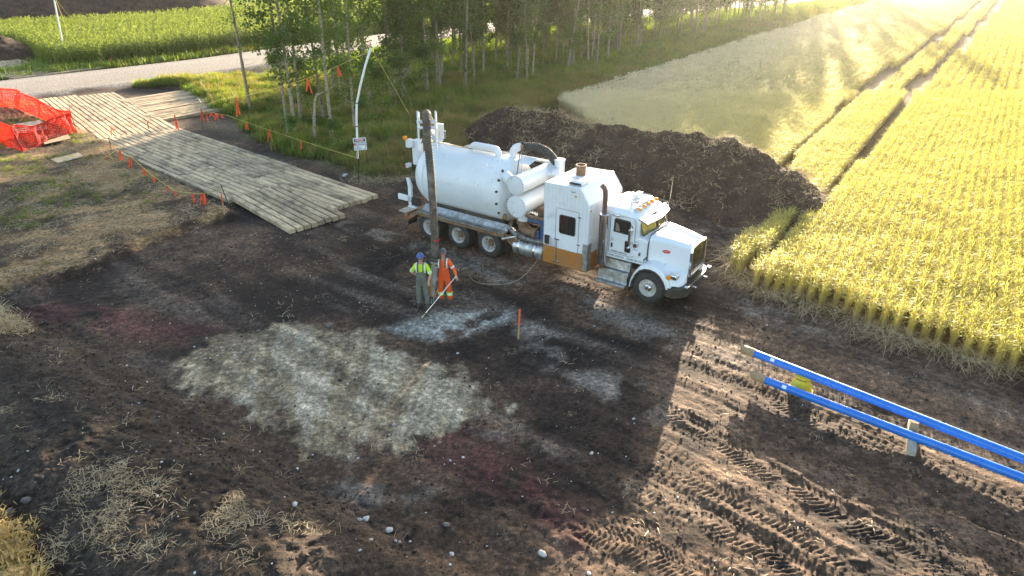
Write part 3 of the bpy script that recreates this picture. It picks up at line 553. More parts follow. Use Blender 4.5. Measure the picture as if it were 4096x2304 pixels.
# ---------------------------------------------------------------- blue pipes on their supports
def pipe(pe, pz, qe, qz, label, r=.105):
    a = G(pe[0], pe[1], pz); b = G(qe[0], qe[1], qz); d = (b - a).normalized(); b = a + d * 14.0
    t = empty('blue_pipe', a, 0, label, 'pipe', 'blue pipes propped side by side'); L = (b - a).length
    MB().lathe([(.12, r), (L, r), (L, r - .012), (.3, r - .012)], (0, 0, 0), d, 28, cap=False).build('tube', M_BLUE, t)
    mb = MB(); rr = random.Random(int(pe[0])); rings = []; n = 16; up = d.cross(Vector((0, 0, 1))).normalized(); w = up.cross(d)
    for k, (s, f) in enumerate([(.22, 1.10), (.12, 1.16), (.02, 1.12), (-.06, 1.14), (-.12, 1.06), (-.17, 1.0)]):
        rings.append([d * (s + (rr.uniform(-.07, .05) if k > 3 else 0)) + (up*math.cos(2*math.pi*i/n) + w*math.sin(2*math.pi*i/n)) * r * f * (1 + (rr.uniform(-.25, .25) if k > 2 else 0)) for i in range(n)])
    mb.loft(rings, cap=False); mb.build('paper_end_wrap', M_KRAFT, t)
    side = Vector((0, -1, .55)).normalized(); side = (side - d * side.dot(d)).normalized(); cr = d.cross(side)
    for s, l, mt in ((.68, .11, M_SIGNW),):
        b2 = MB(); ring = []
        for k in range(5):
            aa = R(-24 + 12*k); ring.append((side*math.cos(aa) + cr*math.sin(aa)) * (r + .003))
        for k in range(4): b2.add([d*s + ring[k], d*(s+l) + ring[k], d*(s+l) + ring[k+1], d*s + ring[k+1]], [(0,1,2,3)])
        b2.build('label', mt, t, recalc=False)
    return t, a, d
P1, pa, pd = pipe((2990, 1402), .62, (4096, 1824 + 12), .60, 'farther of the two long blue pipes, the one over the yellow stand')
P2, qa, qd = pipe((3030, 1508), .31, (4096, 1914), .31, 'nearer of the two long blue pipes, crossing in front of the yellow stand')
# yellow flared stand
st = G(3212, 1487, .62); stand = empty('pipe_stand', (st.x, st.y - .05, hz(st.x, st.y)), R(12), 'yellow flared plastic stand holding up the ends of the blue pipes', 'pipe stand')
def cone_ring(z, r, n=20): return [(r*math.cos(2*math.pi*k/n), r*.8*math.sin(2*math.pi*k/n), z) for k in range(n)]
mb = MB(); mb.loft([cone_ring(0, .34), cone_ring(.03, .35), cone_ring(.05, .31), cone_ring(.44, .185), cone_ring(.50, .19), cone_ring(.505, .17)]); mb.build('cone_body', M_YEL, stand)
mb = MB(); mb.tube([(.20*math.cos(a), .165*math.sin(a) - .0, .40 - .05*math.cos(a*1.0)) for a in [R(-170 + 10*k) for k in range(17)]], .008, 6); mb.build('handle', M_IRON, stand)
mb = MB(); mb.box(-.27, .27, -.12, .30, 0, .03); mb.build('base_plate', M_YEL, stand, bevel=.01)
mb = MB(); mb.lathe([(0, .03), (.006, .03)], (.02, -.20, .40), (0, -1, .2), 12); mb.build('button', M_YEL, stand)
# timber block under the pipes
bk = (G(3646, 1752, .15)); tb = empty('timber_block', (bk.x, bk.y, hz(bk.x, bk.y)), R(62), 'grey squared timber block laid across under the blue pipes', 'timber')
mb = MB(); mb.box(-.62, .62, -.09, .09, 0, .18); mb.build('beam', pm('grey_timber', (.42, .39, .33), (.3, .27, .22), 5, .85, bump=.4), tb, bevel=.012)
mb = MB(); mb.box(.15, .40, -.088, .088, .182, .40); mb.build('packing_piece', M_STAKE, tb, bevel=.01)

# ---------------------------------------------------------------- stones one can pick out
ROCKS = []
for k in range(6):
    b = bmesh.new(); bmesh.ops.create_icosphere(b, subdivisions=2, radius=1)
    for v in b.verts:
        f = 1 + .28 * (float(vnoise(v.co.x*1.3 + k*7, v.co.y*1.3 + v.co.z, k)) - .5) * 2; v.co = Vector((v.co.x*f*1.25, v.co.y*f*.95, v.co.z*f*.7))
    me = bpy.data.meshes.new('stone'); b.to_mesh(me); b.free(); me.shade_smooth(); ROCKS.append(me)
ROCKM = []
for me in ROCKS: m1 = me.copy(); m1.materials.append(M_STONE); m2 = me.copy(); m2.materials.append(M_STONE2); ROCKM.append((m1, m2))
def rock(px, py, size, mi=0, label=None, grp=None, z=0):
    g = G(px, py, z); g = G(px, py, max(0, hz(g.x, g.y))); o = bpy.data.objects.new('stone', random.choice(ROCKM)[mi]); COL.objects.link(o)
    o.location = (g.x, g.y, hz(g.x, g.y) + size * .2); o.scale = (size * random.uniform(.45, .65),) * 3; o.rotation_euler = (random.uniform(-.4, .4), random.uniform(-.4, .4), random.uniform(0, 6.3))
    tag(o, label or 'small pale cobble lying on the dark dirt', 'stone', grp or 'pale cobbles scattered over the dirt')
rock(1380, 705, .22, 0, 'big pale boulder between the mats and the danger sign', 'boulders by the grass edge')
rock(1228, 632, .11, 0, 'smaller pale rock at the grass edge under the flag rope', 'boulders by the grass edge')
rock(2365, 1815, .075, 0, 'single bright white cobble in the middle of the truck shadow', 'white cobbles')
rock(2170, 2218, .11, 0, 'largest bright white cobble in the tracked soil at the bottom', 'white cobbles')
rock(1555, 2123, .11, 0, 'white speckled cobble below the churned clods', 'white cobbles')
rock(1466, 2078, .12, 0, 'pale flat cobble, the longer of a touching pair', 'white cobbles'); rock(1438, 2082, .08, 0, 'pale cobble, the shorter of a touching pair', 'white cobbles')
rock(1183, 2043, .12, 0, 'round pale grey cobble alone on the churned earth', 'white cobbles')
rock(1808, 2220, .09, 0, 'white cobble with a dark pit near the bottom edge', 'white cobbles'); rock(1784, 2100, .13, 1, 'dark rounded stone right of the pale cobble pair', 'white cobbles')
rock(1485, 2173, .07, 0); rock(1583, 2165, .05, 0); rock(1598, 2168, .045, 0); rock(1640, 2167, .05, 0); rock(1443, 2225, .05, 0); rock(2355, 2295, .08, 0); rock(1800, 2264, .05, 0); rock(1335, 1560, .1); rock(1320, 1305, .16, 1, 'grey split stone behind the pale clay patch', 'white cobbles')
rock(70, 1870, .06); rock(40, 1895, .05); rock(110, 1800, .05); rock(210, 2010, .09, 1); rock(165, 1900, .08, 1); rock(100, 1995, .16, 1, 'large dull boulder half sunk in the corner heap', 'dull stones in the corner heap'); rock(140, 1915, .09, 1); rock(30, 2030, .15, 1); rock(125, 2120, .1, 1)
for k in range(46): rock(random.uniform(500, 1900), random.uniform(1330, 1900), random.uniform(.03, .06), 0)
for k in range(26): rock(random.gauss(1720, 50), random.gauss(1575, 28), random.uniform(.03, .07), 0, 'white gravel stone at the right end of the pale clay patch', 'gravel at the end of the clay patch')
for k in range(22): rock(random.gauss(960, 90), random.gauss(1440, 35), random.uniform(.03, .07), 0, 'cobble among the stones on the upper left of the clay patch', 'cobbles on the upper left of the clay patch')
for k in range(22): rock(random.uniform(2350, 2900) , random.uniform(1250, 2200), random.uniform(.02, .045), 0)
for k in range(14): rock(random.uniform(2500, 2900), random.uniform(760, 900), random.uniform(.06, .12), 1, 'dull stone on the dirt between the truck and the soil pile', 'dull stones before the soil pile')
# ---------------------------------------------------------------- truck (x forward, y to its left, the near side is y = -1.25)
M_WHT = pm('truck_white', (.74, .76, .78), (.68, .70, .725), .9, .32, coat=.5, dirt=(.38, .32, .25), dscale=1.9, damt=(.58, .86))
M_WHT2 = pm('tank_white', (.70, .73, .75), (.62, .66, .69), .8, .38, coat=.3, dirt=(.30, .24, .18), dscale=2.1, damt=(.60, .84))
M_ORG = pm('band_orange', (.42, .17, .035), (.36, .14, .03), 2, .5, dirt=(.22, .15, .09), dscale=2.2, damt=(.52, .8))
M_ALU = pm('tread_plate', (.62, .63, .64), (.42, .43, .44), 5, .38, .85, bump=.35, bscale=60, dirt=(.20, .16, .12), dscale=2.5, damt=(.45, .75))
M_CHR = pm('chrome', (.80, .80, .80), (.62, .60, .58), 3, .16, 1.0, dirt=(.22, .16, .11), dscale=3, damt=(.6, .85))
M_CAST = pm('rusty_brown_steel', (.22, .12, .06), (.12, .07, .04), 5, .75, bump=.3, dirt=(.30, .22, .15), damt=(.5, .8))
M_EXH = pm('exhaust_rust', (.24, .11, .07), (.15, .08, .06), 4, .6, .4)
M_FRAME = pm('chassis_grime', (.035, .03, .026), (.075, .055, .04), 4, .85, bump=.3)
M_RUB = pm('tyre_rubber', (.022, .022, .023), (.045, .04, .035), 5, .85, bump=.4, bscale=40, dirt=(.11, .09, .07), dscale=4, damt=(.55, .85))
M_RIM = pm('rim_white', (.62, .60, .56), (.46, .43, .39), 5, .45, dirt=(.22, .17, .12), dscale=6, damt=(.5, .75))
M_GLD = pm('window_dark', (.012, .013, .015), None, 3, .08, spec=.7)
M_BLK = pm('black_trim', (.018, .018, .018), (.03, .03, .03), 4, .55)
M_AMB = pm('amber_lens', (.85, .30, .02), (.8, .25, .02), 8, .2); M_RLAMP = pm('red_lens', (.65, .03, .02), None, 8, .25)
M_HOSE = pm('brown_hose', (.115, .088, .065), (.065, .05, .04), 5, .8, dirt=(.25, .21, .16), dscale=2.2, damt=(.48, .7))
M_BHOSE = pm('black_hose', (.03, .03, .03), (.05, .05, .05), 5, .7); M_BLUEF = pm('blue_frame', (.02, .10, .28), (.015, .07, .2), 5, .6, dirt=(.14, .1, .07), damt=(.45, .7)); M_BRASS = pm('brass', (.35, .22, .10), None, 5, .5, .7)
M_SEAT = pm('seat_cloth', (.22, .17, .12), None, 8, .9)
m, t_, out_ = newmat('painted_amber_reflection'); p_ = N(t_, 'BsdfPrincipled'); p_.inputs['Base Color'].default_value = (.42, .33, .06, 1); p_.inputs['Roughness'].default_value = .06; p_.inputs['Coat Weight'].default_value = .8; t_.links.new(p_.outputs[0], out_.inputs[0]); M_WS = m  # amber reflection painted as the base colour of the glass
M_WS2 = pm('windscreen_painted_reflection', (.34, .27, .07), (.12, .10, .03), 2.2, .08, spec=.8, coat=.8)  # yellow reflection painted into the two tones of the glass

ANG = R(-35.3); fwv = Vector((math.cos(ANG), math.sin(ANG), 0)); lfv = Vector((-math.sin(ANG), math.cos(ANG), 0))
ORG = G(1957, 1030) + lfv * 1.25
TK = empty('hydrovac_truck', (ORG.x, ORG.y, 0.02), ANG, 'white vacuum tanker truck with an orange band and a raised suction hose', 'truck')
def rr2(x0, x1, z0, z1, r, n=4):         # rounded rectangle
    out = []
    for cx, cz, a0 in ((x1-r, z1-r, 0), (x0+r, z1-r, 90), (x0+r, z0+r, 180), (x1-r, z0+r, 270)):
        for k in range(n + 1): a = R(a0 + 90*k/n); out.append((cx + r*math.cos(a), cz + r*math.sin(a)))
    return out
def panel(name, poly, y0, y1, mat, par=None, bevel=0): return MB().prism(poly, 'y', y0, y1).build(name, mat, par or TK, bevel=bevel, angle=30)
def ring_panel(outer, inner, y0, y1):
    mb = MB(); n = len(outer); vs = [(p[0], y, p[1]) for y in (y0, y1) for L in (outer, inner) for p in L]; fs = []
    for i in range(n):
        j = (i+1) % n; fs += [(i, j, n+j, n+i), (2*n+i, 3*n+i, 3*n+j, 2*n+j), (i, 2*n+i, 2*n+j, j), (n+i, n+j, 3*n+j, 3*n+i)]
    return mb.add(vs, fs)
# --- wheels
def wheel(x, y, front, s):      # s = -1 near side, +1 far side; outer face looks to s
    r = .535 if front else .52; w = .37 if front else .27; t = empty('wheel', (x, y, r), 0); t.parent = TK
    d = (0, s, 0); mb = MB(); rim = .30
    mb.lathe([(-w/2+.01, rim), (-w/2, rim+.05), (-w/2+.005, r-.09), (-w/2+.04, r-.02), (-w/2+.07, r-.004), (w/2-.07, r-.004), (w/2-.04, r-.02), (w/2-.005, r-.09), (w/2, rim+.05), (w/2-.01, rim)], (0, 0, 0), d, 40, cap=False)
    nb = 44 if not front else 40
    for k in range(nb):
        a = 2*math.pi*k/nb; u = Vector((math.cos(a), 0, math.sin(a))); tn = Vector((-math.sin(a), 0, math.cos(a)))
        for j in ((-1, 0, 1) if not front else (-1, 1)):
            yy = j * w * .30; aa = .5 * (k % 2) * .03; q = u * (r - .01) + Vector((0, yy, 0)) + tn * aa; hw = w * (.115 if not front else .14); M = Matrix((( tn.x, 0, u.x, q.x), (tn.y, 1, u.y, q.y), (tn.z, 0, u.z, q.z), (0, 0, 0, 1)))
            mb.box(-.024, .024, -hw, hw, 0, .022, M)
    mb.build('tyre', M_RUB, t, angle=30)
    mb = MB()
    if front: prof = [(w/2-.03, .31), (w/2-.015, .315), (w/2-.02, .285), (w/2-.09, .27), (w/2-.15, .25), (w/2-.13, .20), (w/2-.09, .17), (w/2-.08, .12), (w/2-.08, .0)]
    else: prof = [(w/2-.02, .31), (w/2-.005, .315), (w/2-.02, .285), (w/2-.06, .275), (w/2-.22, .262), (w/2-.245, .22), (w/2-.22, .15), (w/2-.20, .0)]
    mb.lathe(prof, (0, 0, 0), d, 32, cap=False)
    if not front:
        for k in range(5):
            a = 2*math.pi*k/5; mb2c = Vector((math.cos(a)*.205, s*(w/2-.205), math.sin(a)*.205))
            mb.lathe([(0, .028), (.006, .034)], mb2c, d, 10)
    rimo = mb.build('rim', M_RIM, t, angle=40)
    if not front:
        b2 = MB()
        for k in range(5):
            a = 2*math.pi*k/5 + .3; b2.lathe([(.0, .032), (.004, .032)], Vector((math.cos(a)*.212, s*(w/2-.203), math.sin(a)*.212)), d, 10)
        b2.build('hand_hole', M_BLK, t)
    mb = MB(); h0 = w/2 - (.08 if front else .19)
    mb.lathe([(h0-.01, .125), (h0+.05, .115), (h0+.07, .085), (h0+(.10 if front else .12), .06), (h0+(.10 if front else .12), 0)], (0, 0, 0), d, 16, cap=False)
    mb.build('hub', M_CHR if front else M_CAST, t)
    mb = MB(); nbolt = 10
    for k in range(nbolt): a = 2*math.pi*k/nbolt; mb.lathe([(h0-.0, .016), (h0+.035, .014), (h0+.035, 0)], Vector((math.cos(a)*.14, 0, math.sin(a)*.14)), d, 6)
    mb.build('wheel_nuts', M_CAST, t); return t
for x in (-2.95, -1.49, -.03):
    for s in (-1, 1): wheel(x, s*1.11, False, s); wheel(x, s*.80, False, s)
wheel(6.40, -1.07, True, -1); wheel(6.40, 1.07, True, 1)
# --- chassis
mb = MB()
for s in (-1, 1): mb.box(-3.9, 7.3, s*.42-.04, s*.42+.04, .70, .98)
for x in (-3.6, -2.2, -.8, .8, 2.0, 3.2, 4.4, 5.4, 6.9): mb.box(x-.06, x+.06, -.40, .40, .74, .92)
for x in (-2.95, -1.49, -.03, 6.4): mb.tube([(x, -.95, .5), (x, .95, .5)], .075, 8)
for x in (-2.95, -1.49, -.03): mb.ball((x, 0, .52), .22, .2, .22)
mb.build('chassis_frame', M_FRAME, TK)
# --- side decks above the rear wheels
for s in (-1, 1):
    nm = 'deck'; mb = MB(); y0, y1 = sorted((s*1.26, s*.98)); mb.box(-3.55, .66, y0, y1, 1.055, 1.095); d = mb.build(nm, M_ALU, TK, smooth=False)
    mb = MB(); n = 34
    for k in range(n): x = -3.45 + 4.0*k/n; mb.add([(x, s*1.235, 1.098), (x+.05, s*1.235, 1.098), (x+.085, s*1.13, 1.098), (x+.035, s*1.13, 1.098)], [(0, 1, 2, 3)])
    tag(mb.build('grip_slot', M_BLK, d, recalc=False), kind='stuff')
    MB().add([(-3.5, s*.97, 1.09), (.62, s*.97, 1.09), (.62, s*.78, 1.26), (-3.5, s*.78, 1.26), (-3.5, s*.95, 1.06), (.62, s*.95, 1.06), (.62, s*.74, 1.24), (-3.5, s*.74, 1.24)], [(0,1,2,3), (4,5,6,7), (0,1,5,4), (1,2,6,5), (2,3,7,6), (3,0,4,7)]).build('kick_panel', M_ALU, d, smooth=False)
    MB().prism([(-3.62, 1.05), (.70, 1.05), (.72, .86), (.52, .93), (-3.35, .93), (-3.55, .93), (-4.02, .62), (-4.08, .74)], 'y', *sorted((s*1.265, s*1.225))).build('skirt', M_CAST, TK, smooth=False)
    MB().box(-4.06, -3.60, min(s*1.22, s*.7), max(s*1.22, s*.7), 0, .03, Matrix.Translation((-.0, 0, 0)) @ Matrix.Translation((-3.6, 0, 1.02)) @ Matrix.Rotation(R(-38), 4, 'Y') @ Matrix.Translation((3.6, 0, 0))).build('rear_fender', M_CAST, TK, smooth=False)
    MB().box(.74, .765, min(s*1.24, s*.7), max(s*1.24, s*.7), .30, .98).build('mud_flap', M_BLK, TK)
    MB().box(-4.12, -4.09, min(s*1.22, s*.7), max(s*1.22, s*.7), .36, .80).build('mud_flap', M_BLK, TK)
    MB().prism([(.50, 1.10), (1.28, .98), (1.0, .66), (.72, .86)], 'y', *sorted((s*1.20, s*1.16))).build('deck_bracket', M_CAST, TK, smooth=False)
    MB().tube([(.62, s*1.26, .88), (1.22, s*1.20, 1.10)], .045, 8).build('grab_pipe', M_ALU, TK)
    MB().lathe([(0, .035), (.02, .03), (.028, 0)], (.30, s*1.265, .99), (0, s, 0), 12).build('marker_lamp', M_AMB, TK)
# rear bumper step and lamps
mb = MB(); mb.box(-4.55, -4.10, -1.25, -.62, .86, .90); st_ = mb.build('rear_step', M_ALU, TK, smooth=False)
mb = MB()
for i in range(5):
    for j in range(7): mb.lathe([(0, .022), (.003, .022)], (-4.49 + .082*i, -1.18 + .08*j, .90), (0, 0, 1), 8)
mb.build('step_hole', M_BLK, st_, recalc=False)
MB().box(-4.25, -4.05, -1.25, 1.25, .52, .84).build('rear_bumper', M_CAST, TK, bevel=.02)
for s in (-1, 1): MB().lathe([(0, .055), (.02, .05), (.026, 0)], (-4.12, s*1.255, .72), (-.3, s, 0), 14).build('tail_lamp', M_RLAMP, TK)
# --- debris tank
TR_, TZ = 1.18, 2.33; ax = (1, 0, 0); prof = []
for k in range(8): a = R(90*k/8); prof.append((-3.28 - .88*math.cos(a), TR_*math.sin(a)))
prof += [(-3.28, TR_), (-3.20, TR_), (-.42, TR_), (-.40, TR_+.012), (-.34, TR_+.012), (-.32, TR_), (.22, TR_)]
for k in range(1, 8): a = R(90*k/8); prof.append((.22 + .42*math.sin(a), TR_*math.cos(a)))
prof.append((.64, 0)); tank = MB().lathe(prof, (0, 0, TZ), ax, 56, cap=False).build('debris_tank', M_WHT2, TK, angle=28)
MB().lathe([(-.03, TR_-.02), (-.03, TR_+.05), (.03, TR_+.05), (.03, TR_-.02)], (-3.26, 0, TZ), ax, 56, cap=False).build('door_flange', M_WHT, tank)
for a in (-52, -30, -10, 12, 32, 50):     # grey plugs along the front shoulder
    y = -TR_*math.cos(R(a)); z = TZ + TR_*math.sin(R(a)); MB().lathe([(-.01, .05), (.03, .05), (.035, .035), (.03, 0)], (.28, y*.985, z - 0*.02), (.35, y, z-TZ), 14).build('tank_plug', M_BLK if a in (-52, 12) else M_FRAME, tank)
mb = MB(); random.seed(5)
for k in range(16):
    a = R(random.uniform(15, 75)); x = random.uniform(-1.1, .1); y = -TR_*math.cos(a); z = TZ + TR_*math.sin(a); mb.lathe([(0, random.uniform(.008, .022)), (.004, .008)], (x, y*1.001, z), (0, y, z-TZ), 7)
mb.build('rust_spot', M_CAST, tank)
MB().tube([(-2.7, -.80, 3.17), (-2.25, -.82, 3.15), (-2.2, -.80, 3.165)], .008, 4).build('scuff', M_BLK, tank)
for s in (-1, 1): MB().box(-3.2, .3, s*.62-.06, s*.62+.06, .98, 1.42).build('tank_saddle', M_FRAME, TK)
# --- pipes on the tank
def arc(c, r, a0, a1, ux, uy, n=8): c = Vector(c); ux = Vector(ux); uy = Vector(uy); return [c + ux*r*math.cos(R(a0+(a1-a0)*k/n)) + uy*r*math.sin(R(a0+(a1-a0)*k/n)) for k in range(n+1)]
X_, Y_, Z_ = (1, 0, 0), (0, 1, 0), (0, 0, 1)
pth = [Vector((-1.75, .05, 3.38))] + arc((-1.52, .05, 3.50), .23, 180, 90, X_, Z_) + arc((-.70, .05, 3.50), .23, 90, 0, X_, Z_) + [Vector((-.47, .05, 3.30))]
MB().tube(pth, .125, 18).build('loading_pipe', M_WHT, tank)
mb = MB(); mb.lathe([(0, .36), (.10, .36), (.13, .33), (.13, 0)], (.05, .25, 3.33), Z_, 28); nk = mb.build('tank_hatch', M_WHT, tank)
mb = MB()
for k in range(16): a = 2*math.pi*k/16; mb.lathe([(0, .016), (.03, .016), (.03, 0)], (.05 + .32*math.cos(a), .25 + .32*math.sin(a), 3.46), Z_, 6)
mb.build('hatch_bolt', M_CHR, nk)
MB().tube([Vector((.05, .25, 3.46))] + arc((.30, .35, 3.62), .26, 180, 90, (1, .4, 0), Z_, 6), .15, 18).build('outlet_elbow', M_WHT, tank)
def ribbed(path, r, amp, nseg, n=14):
    P = [Vector(p) for p in path]; cum = [0]
    for a, b in zip(P, P[1:]): cum.append(cum[-1] + (b-a).length)
    out = []; rs = []
    for i in range(nseg * 4 + 1):
        t = cum[-1] * i / (nseg*4); k = 0
        while k < len(cum)-2 and cum[k+1] < t: k += 1
        out.append(P[k].lerp(P[k+1], (t-cum[k])/max(1e-6, cum[k+1]-cum[k]))); rs.append(r + amp * (1 if i % 4 in (0, 1) else -1))
    return MB().tube(out, rs, n)
def bez(p0, p1, p2, p3, n=14): p0, p1, p2, p3 = map(Vector, (p0, p1, p2, p3)); return [p0*(1-t)**3 + p1*3*t*(1-t)**2 + p2*3*t*t*(1-t) + p3*t**3 for t in [k/n for k in range(n+1)]]
ribbed(bez((.40, .42, 3.88), (.95, .75, 3.98), (1.35, 1.0, 3.7), (1.45, 1.15, 2.9)), .15, .009, 26).build('suction_transfer_hose', M_BHOSE, TK)
MB().box(-.28, .34, -.40, .12, 0, .02, Matrix.Translation((.75, .15, 3.55)) @ Matrix.Rotation(R(12), 4, 'X')).build('work_tray', M_WHT2, TK, bevel=.01)
MB().tube([(.62, -.05, 2.9), (.62, -.05, 3.95)], .018, 6).build('riser_pipe', M_CHR, TK); MB().tube(bez((.62, -.05, 3.98), (.5, -.1, 3.6), (.66, -.3, 3.3), (.75, -.55, 3.15)), .014, 6).build('control_cable', M_BLK, TK)
MB().lathe([(0, .03), (.1, .03), (.14, .045), (.18, .02)], (.62, -.05, 3.9), Z_, 10).build('valve_top', M_BRASS, TK)
MB().tube(bez((-.35, -.10, 3.42), (-.15, -.35, 3.3), (.0, -.5, 3.36), (.3, -.75, 3.0)), .014, 6).build('control_cable', M_BLK, tank)
MB().box(-.75, -.45, -.72, -.50, 3.10, 3.34).build('junction_box', M_WHT, tank, bevel=.04)
MB().box(-3.0, .9, 1.16, 1.42, 3.18, 3.24).build('pipe_tray', M_ALU, TK)
for x in (-2.6, -.8, .6): MB().box(x-.03, x+.03, 1.2, 1.26, 1.0, 3.18).build('tray_post', M_FRAME, TK)
# --- filter drums between the tank and the van body
def drum(x, z, r, y0, y1):
    t = MB().lathe([(0, r), (y1-y0, r)], (x, y0, z), Y_, 40, cap=True).build('filter_drum', M_WHT2, TK)
    for y, s in ((y0, -1), (y1, 1)):
        MB().lathe([(-.03, r-.01), (-.03, r+.035), (.03, r+.035), (.035, r*.97), (.055, r*.7), (.06, 0)], (x, y, z), (0, s, 0), 40, cap=False).build('end_cap', M_WHT2, t)
        mb = MB()
        for k in range(22): a = 2*math.pi*k/22; mb.lathe([(0, .013), (.02, .013), (.02, 0)], (x + (r+.012)*math.cos(a), y + s*.03, z + (r+.012)*math.sin(a)), (0, s, 0), 6)
        mb.build('cap_bolt', M_CAST, t)
    return t
d1 = drum(1.15, 2.98, .325, -1.18, .95); d2 = drum(1.20, 2.22, .375, -1.18, 1.05)
MB().lathe([(0, .20), (.35, .20), (.40, .19)], (.85, -.95, 2.95), (-.8, 0, .55), 20).build('drum_inlet', M_WHT2, d1)
MB().tube([Vector((1.40, .55, 3.05)), Vector((1.62, .6, 3.08))] + arc((1.62, .6, 2.90), .18, 90, 0, X_, Z_, 5) + [Vector((1.80, .6, 2.4))], .16, 18).build('drum_outlet', M_WHT2, d1)
MB().lathe([(0, .19), (.55, .19), (.56, .21), (.62, .21), (.62, 0)], (1.55, 1.05, 2.85), Z_, 24).build('air_intake', M_WHT2, TK)
MB().lathe([(0, .21), (.30, .21)], (1.24, -.80, 1.60), Z_, 24).build('drum_neck', M_WHT2, d2)
for z in (1.60, 1.50): MB().lathe([(-.02, .21), (-.02, .245), (.02, .245), (.02, .21)], (1.24, -.80, z), Z_, 26, cap=False).build('clamp_ring', M_CAST, TK)
MB().tube([Vector((1.24, -.80, 1.62)), Vector((1.24, -.80, 1.45))] + arc((1.48, -.80, 1.42), .24, 180, 270, X_, Z_, 7) + [Vector((1.85, -.80, 1.18))], .20, 22).build('cast_elbow', M_CAST, TK)
MB().lathe([(0, .28), (.04, .28), (.04, 0)], (1.82, -.80, 1.18), X_, 28).build('pipe_flange', M_CAST, TK)
mb = MB()
for k in range(12): a = 2*math.pi*k/12; mb.lathe([(-.02, .018), (.0, .018)], (1.81, -.80 + .245*math.cos(a), 1.18 + .245*math.sin(a)), (-1, 0, 0), 6)
mb.build('flange_bolt', M_BRASS, TK)
mb = MB(); mb.box(1.55, 2.30, -1.02, -.94, 1.70, 1.88); mb.box(2.12, 2.24, -1.04, -.92, .95, 1.75); mb.box(1.95, 2.03, -1.02, -.94, .95, 1.4); mb.build('blue_brace', M_BLUEF, TK, smooth=False)
mb = MB(); mb.box(1.35, 2.30, -.9, .9, 1.0, 1.12); mb.box(1.7, 2.28, -.6, .7, 1.12, 2.1); mb.box(1.5, 2.3, -1.1, -.95, 1.86, 1.95); mb.box(1.3, 2.3, -1.1, -1.0, .98, 1.06); mb.build('blower', M_CAST, TK, bevel=.03)
for k in range(6): MB().tube(bez((.55, -.75 + .05*k, 1.35), (.8, -1.1, 1.3 - .05*k), (.95, -1.05 + .04*k, 1.15), (1.4, -.9, 1.2 + .04*k)), .022, 6).build('hydraulic_line', M_BLK, TK)
MB().lathe([(0, .07), (.14, .07), (.15, .09), (.19, .09), (.19, 0)], (.45, -.85, 1.62), (.6, -1, 0), 16).build('drain_valve', M_BRASS, TK)
# --- silver fuel tank, its straps and the wrapped exhaust pipe above
ft = MB().lathe([(0, 0), (.0, .30), (.03, .335), (1.27, .335), (1.30, .30), (1.30, 0)], (1.04, -.93, .66), X_, 40, cap=False).build('fuel_tank', M_ALU, TK)
for x in (1.30, 1.98):
    MB().lathe([(-.035, .336), (-.035, .348), (.035, .348), (.035, .336)], (x, -.93, .66), X_, 40, cap=False).build('strap', M_CHR, ft); MB().box(x-.05, x+.05, -1.02, -.88, .98, 1.06).build('strap_buckle', M_BLK, ft)
MB().lathe([(0, .05), (.05, .05), (.05, 0)], (1.64, -1.1, .94), (0, -.5, 1), 14).build('filler_cap', M_BLK, ft)
ribbed(bez((.78, -1.05, 1.30), (1.15, -1.25, 1.22), (1.35, -1.22, 1.04), (2.40, -1.1, 1.10)), .085, .008, 22).build('wrapped_pipe', pm('foil_wrap', (.35, .35, .35), (.06, .06, .06), 9, .4, .6), TK)
# --- van body (operator's room)
BX0, BX1, BY0, BY1, BZ0, BZ1 = 2.38, 4.14, -1.26, 1.08, .46, 3.40
body = MB().prism([(BX0, BZ0+.645), (BX1, BZ0+.645), (BX1, 2.86), (3.76, BZ1), (BX0+.0, BZ1-.04), (BX0, BZ1-.09)], 'y', BY0, BY1).build('van_body', M_WHT, TK, bevel=.025)
MB().prism([(BX0-.002, BZ0), (BX1+.002, BZ0), (BX1+.002, BZ0+.64), (BX0-.002, BZ0+.64)], 'y', BY0-.003, BY1+.003).build('orange_band', M_ORG, TK, bevel=.02)
MB().box(BX0, BX1, BY0-.012, BY0+.02, BZ1-.10, BZ1-.05).build('roof_gutter', M_WHT, body, smooth=False) if False else None
mb = MB()
for x in [BX0 + .035 + k*.148 for k in range(12)]: mb.box(x-.002, x+.002, BY0-.0035, BY0, 1.12, 2.80 if x > 3.9 else 3.28)
mb.build('panel_seam', pm('seam_grey', (.55, .56, .57), None, 3, .5), body, smooth=False)
ring_panel(rr2(2.875, 3.785, .535, 2.565, .04), rr2(2.887, 3.773, .547, 2.553, .035), BY0-.012, BY0-.0).build('door_gap', pm('gap_grey', (.30, .29, .27), None, 3, .8), body, smooth=False)  # thin grey seam line round the door
dr = panel('door', [(2.895, 1.11), (3.765, 1.11), (3.765, 2.545), (2.895, 2.545)], BY0-.014, BY0-.004, M_WHT, body); panel('door_lower', [(2.895, .555), (3.765, .555), (3.765, 1.096), (2.895, 1.096)], BY0-.014, BY0-.006, M_ORG, dr)
wn = panel('window', rr2(3.02, 3.66, 1.68, 2.36, .08), BY0-.024, BY0-.016, M_BLK, body); panel('pane', rr2(3.05, 3.63, 1.71, 2.33, .06), BY0-.030, BY0-.026, M_GLD, wn)
MB().box(3.33, 3.345, BY0-.034, BY0-.031, 1.72, 2.32).build('pane_divider', M_BLK, wn)
for z in (2.40, 1.42): MB().box(3.74, 3.86, BY0-.04, BY0-.016, z-.022, z+.022).build('hinge', M_CHR, body, bevel=.006)
MB().tube([(2.96, BY0-.02, 1.40), (2.96, BY0-.07, 1.40), (2.96, BY0-.07, .62), (2.96, BY0-.02, .62)], .012, 6).build('latch_bar', M_CHR, body)
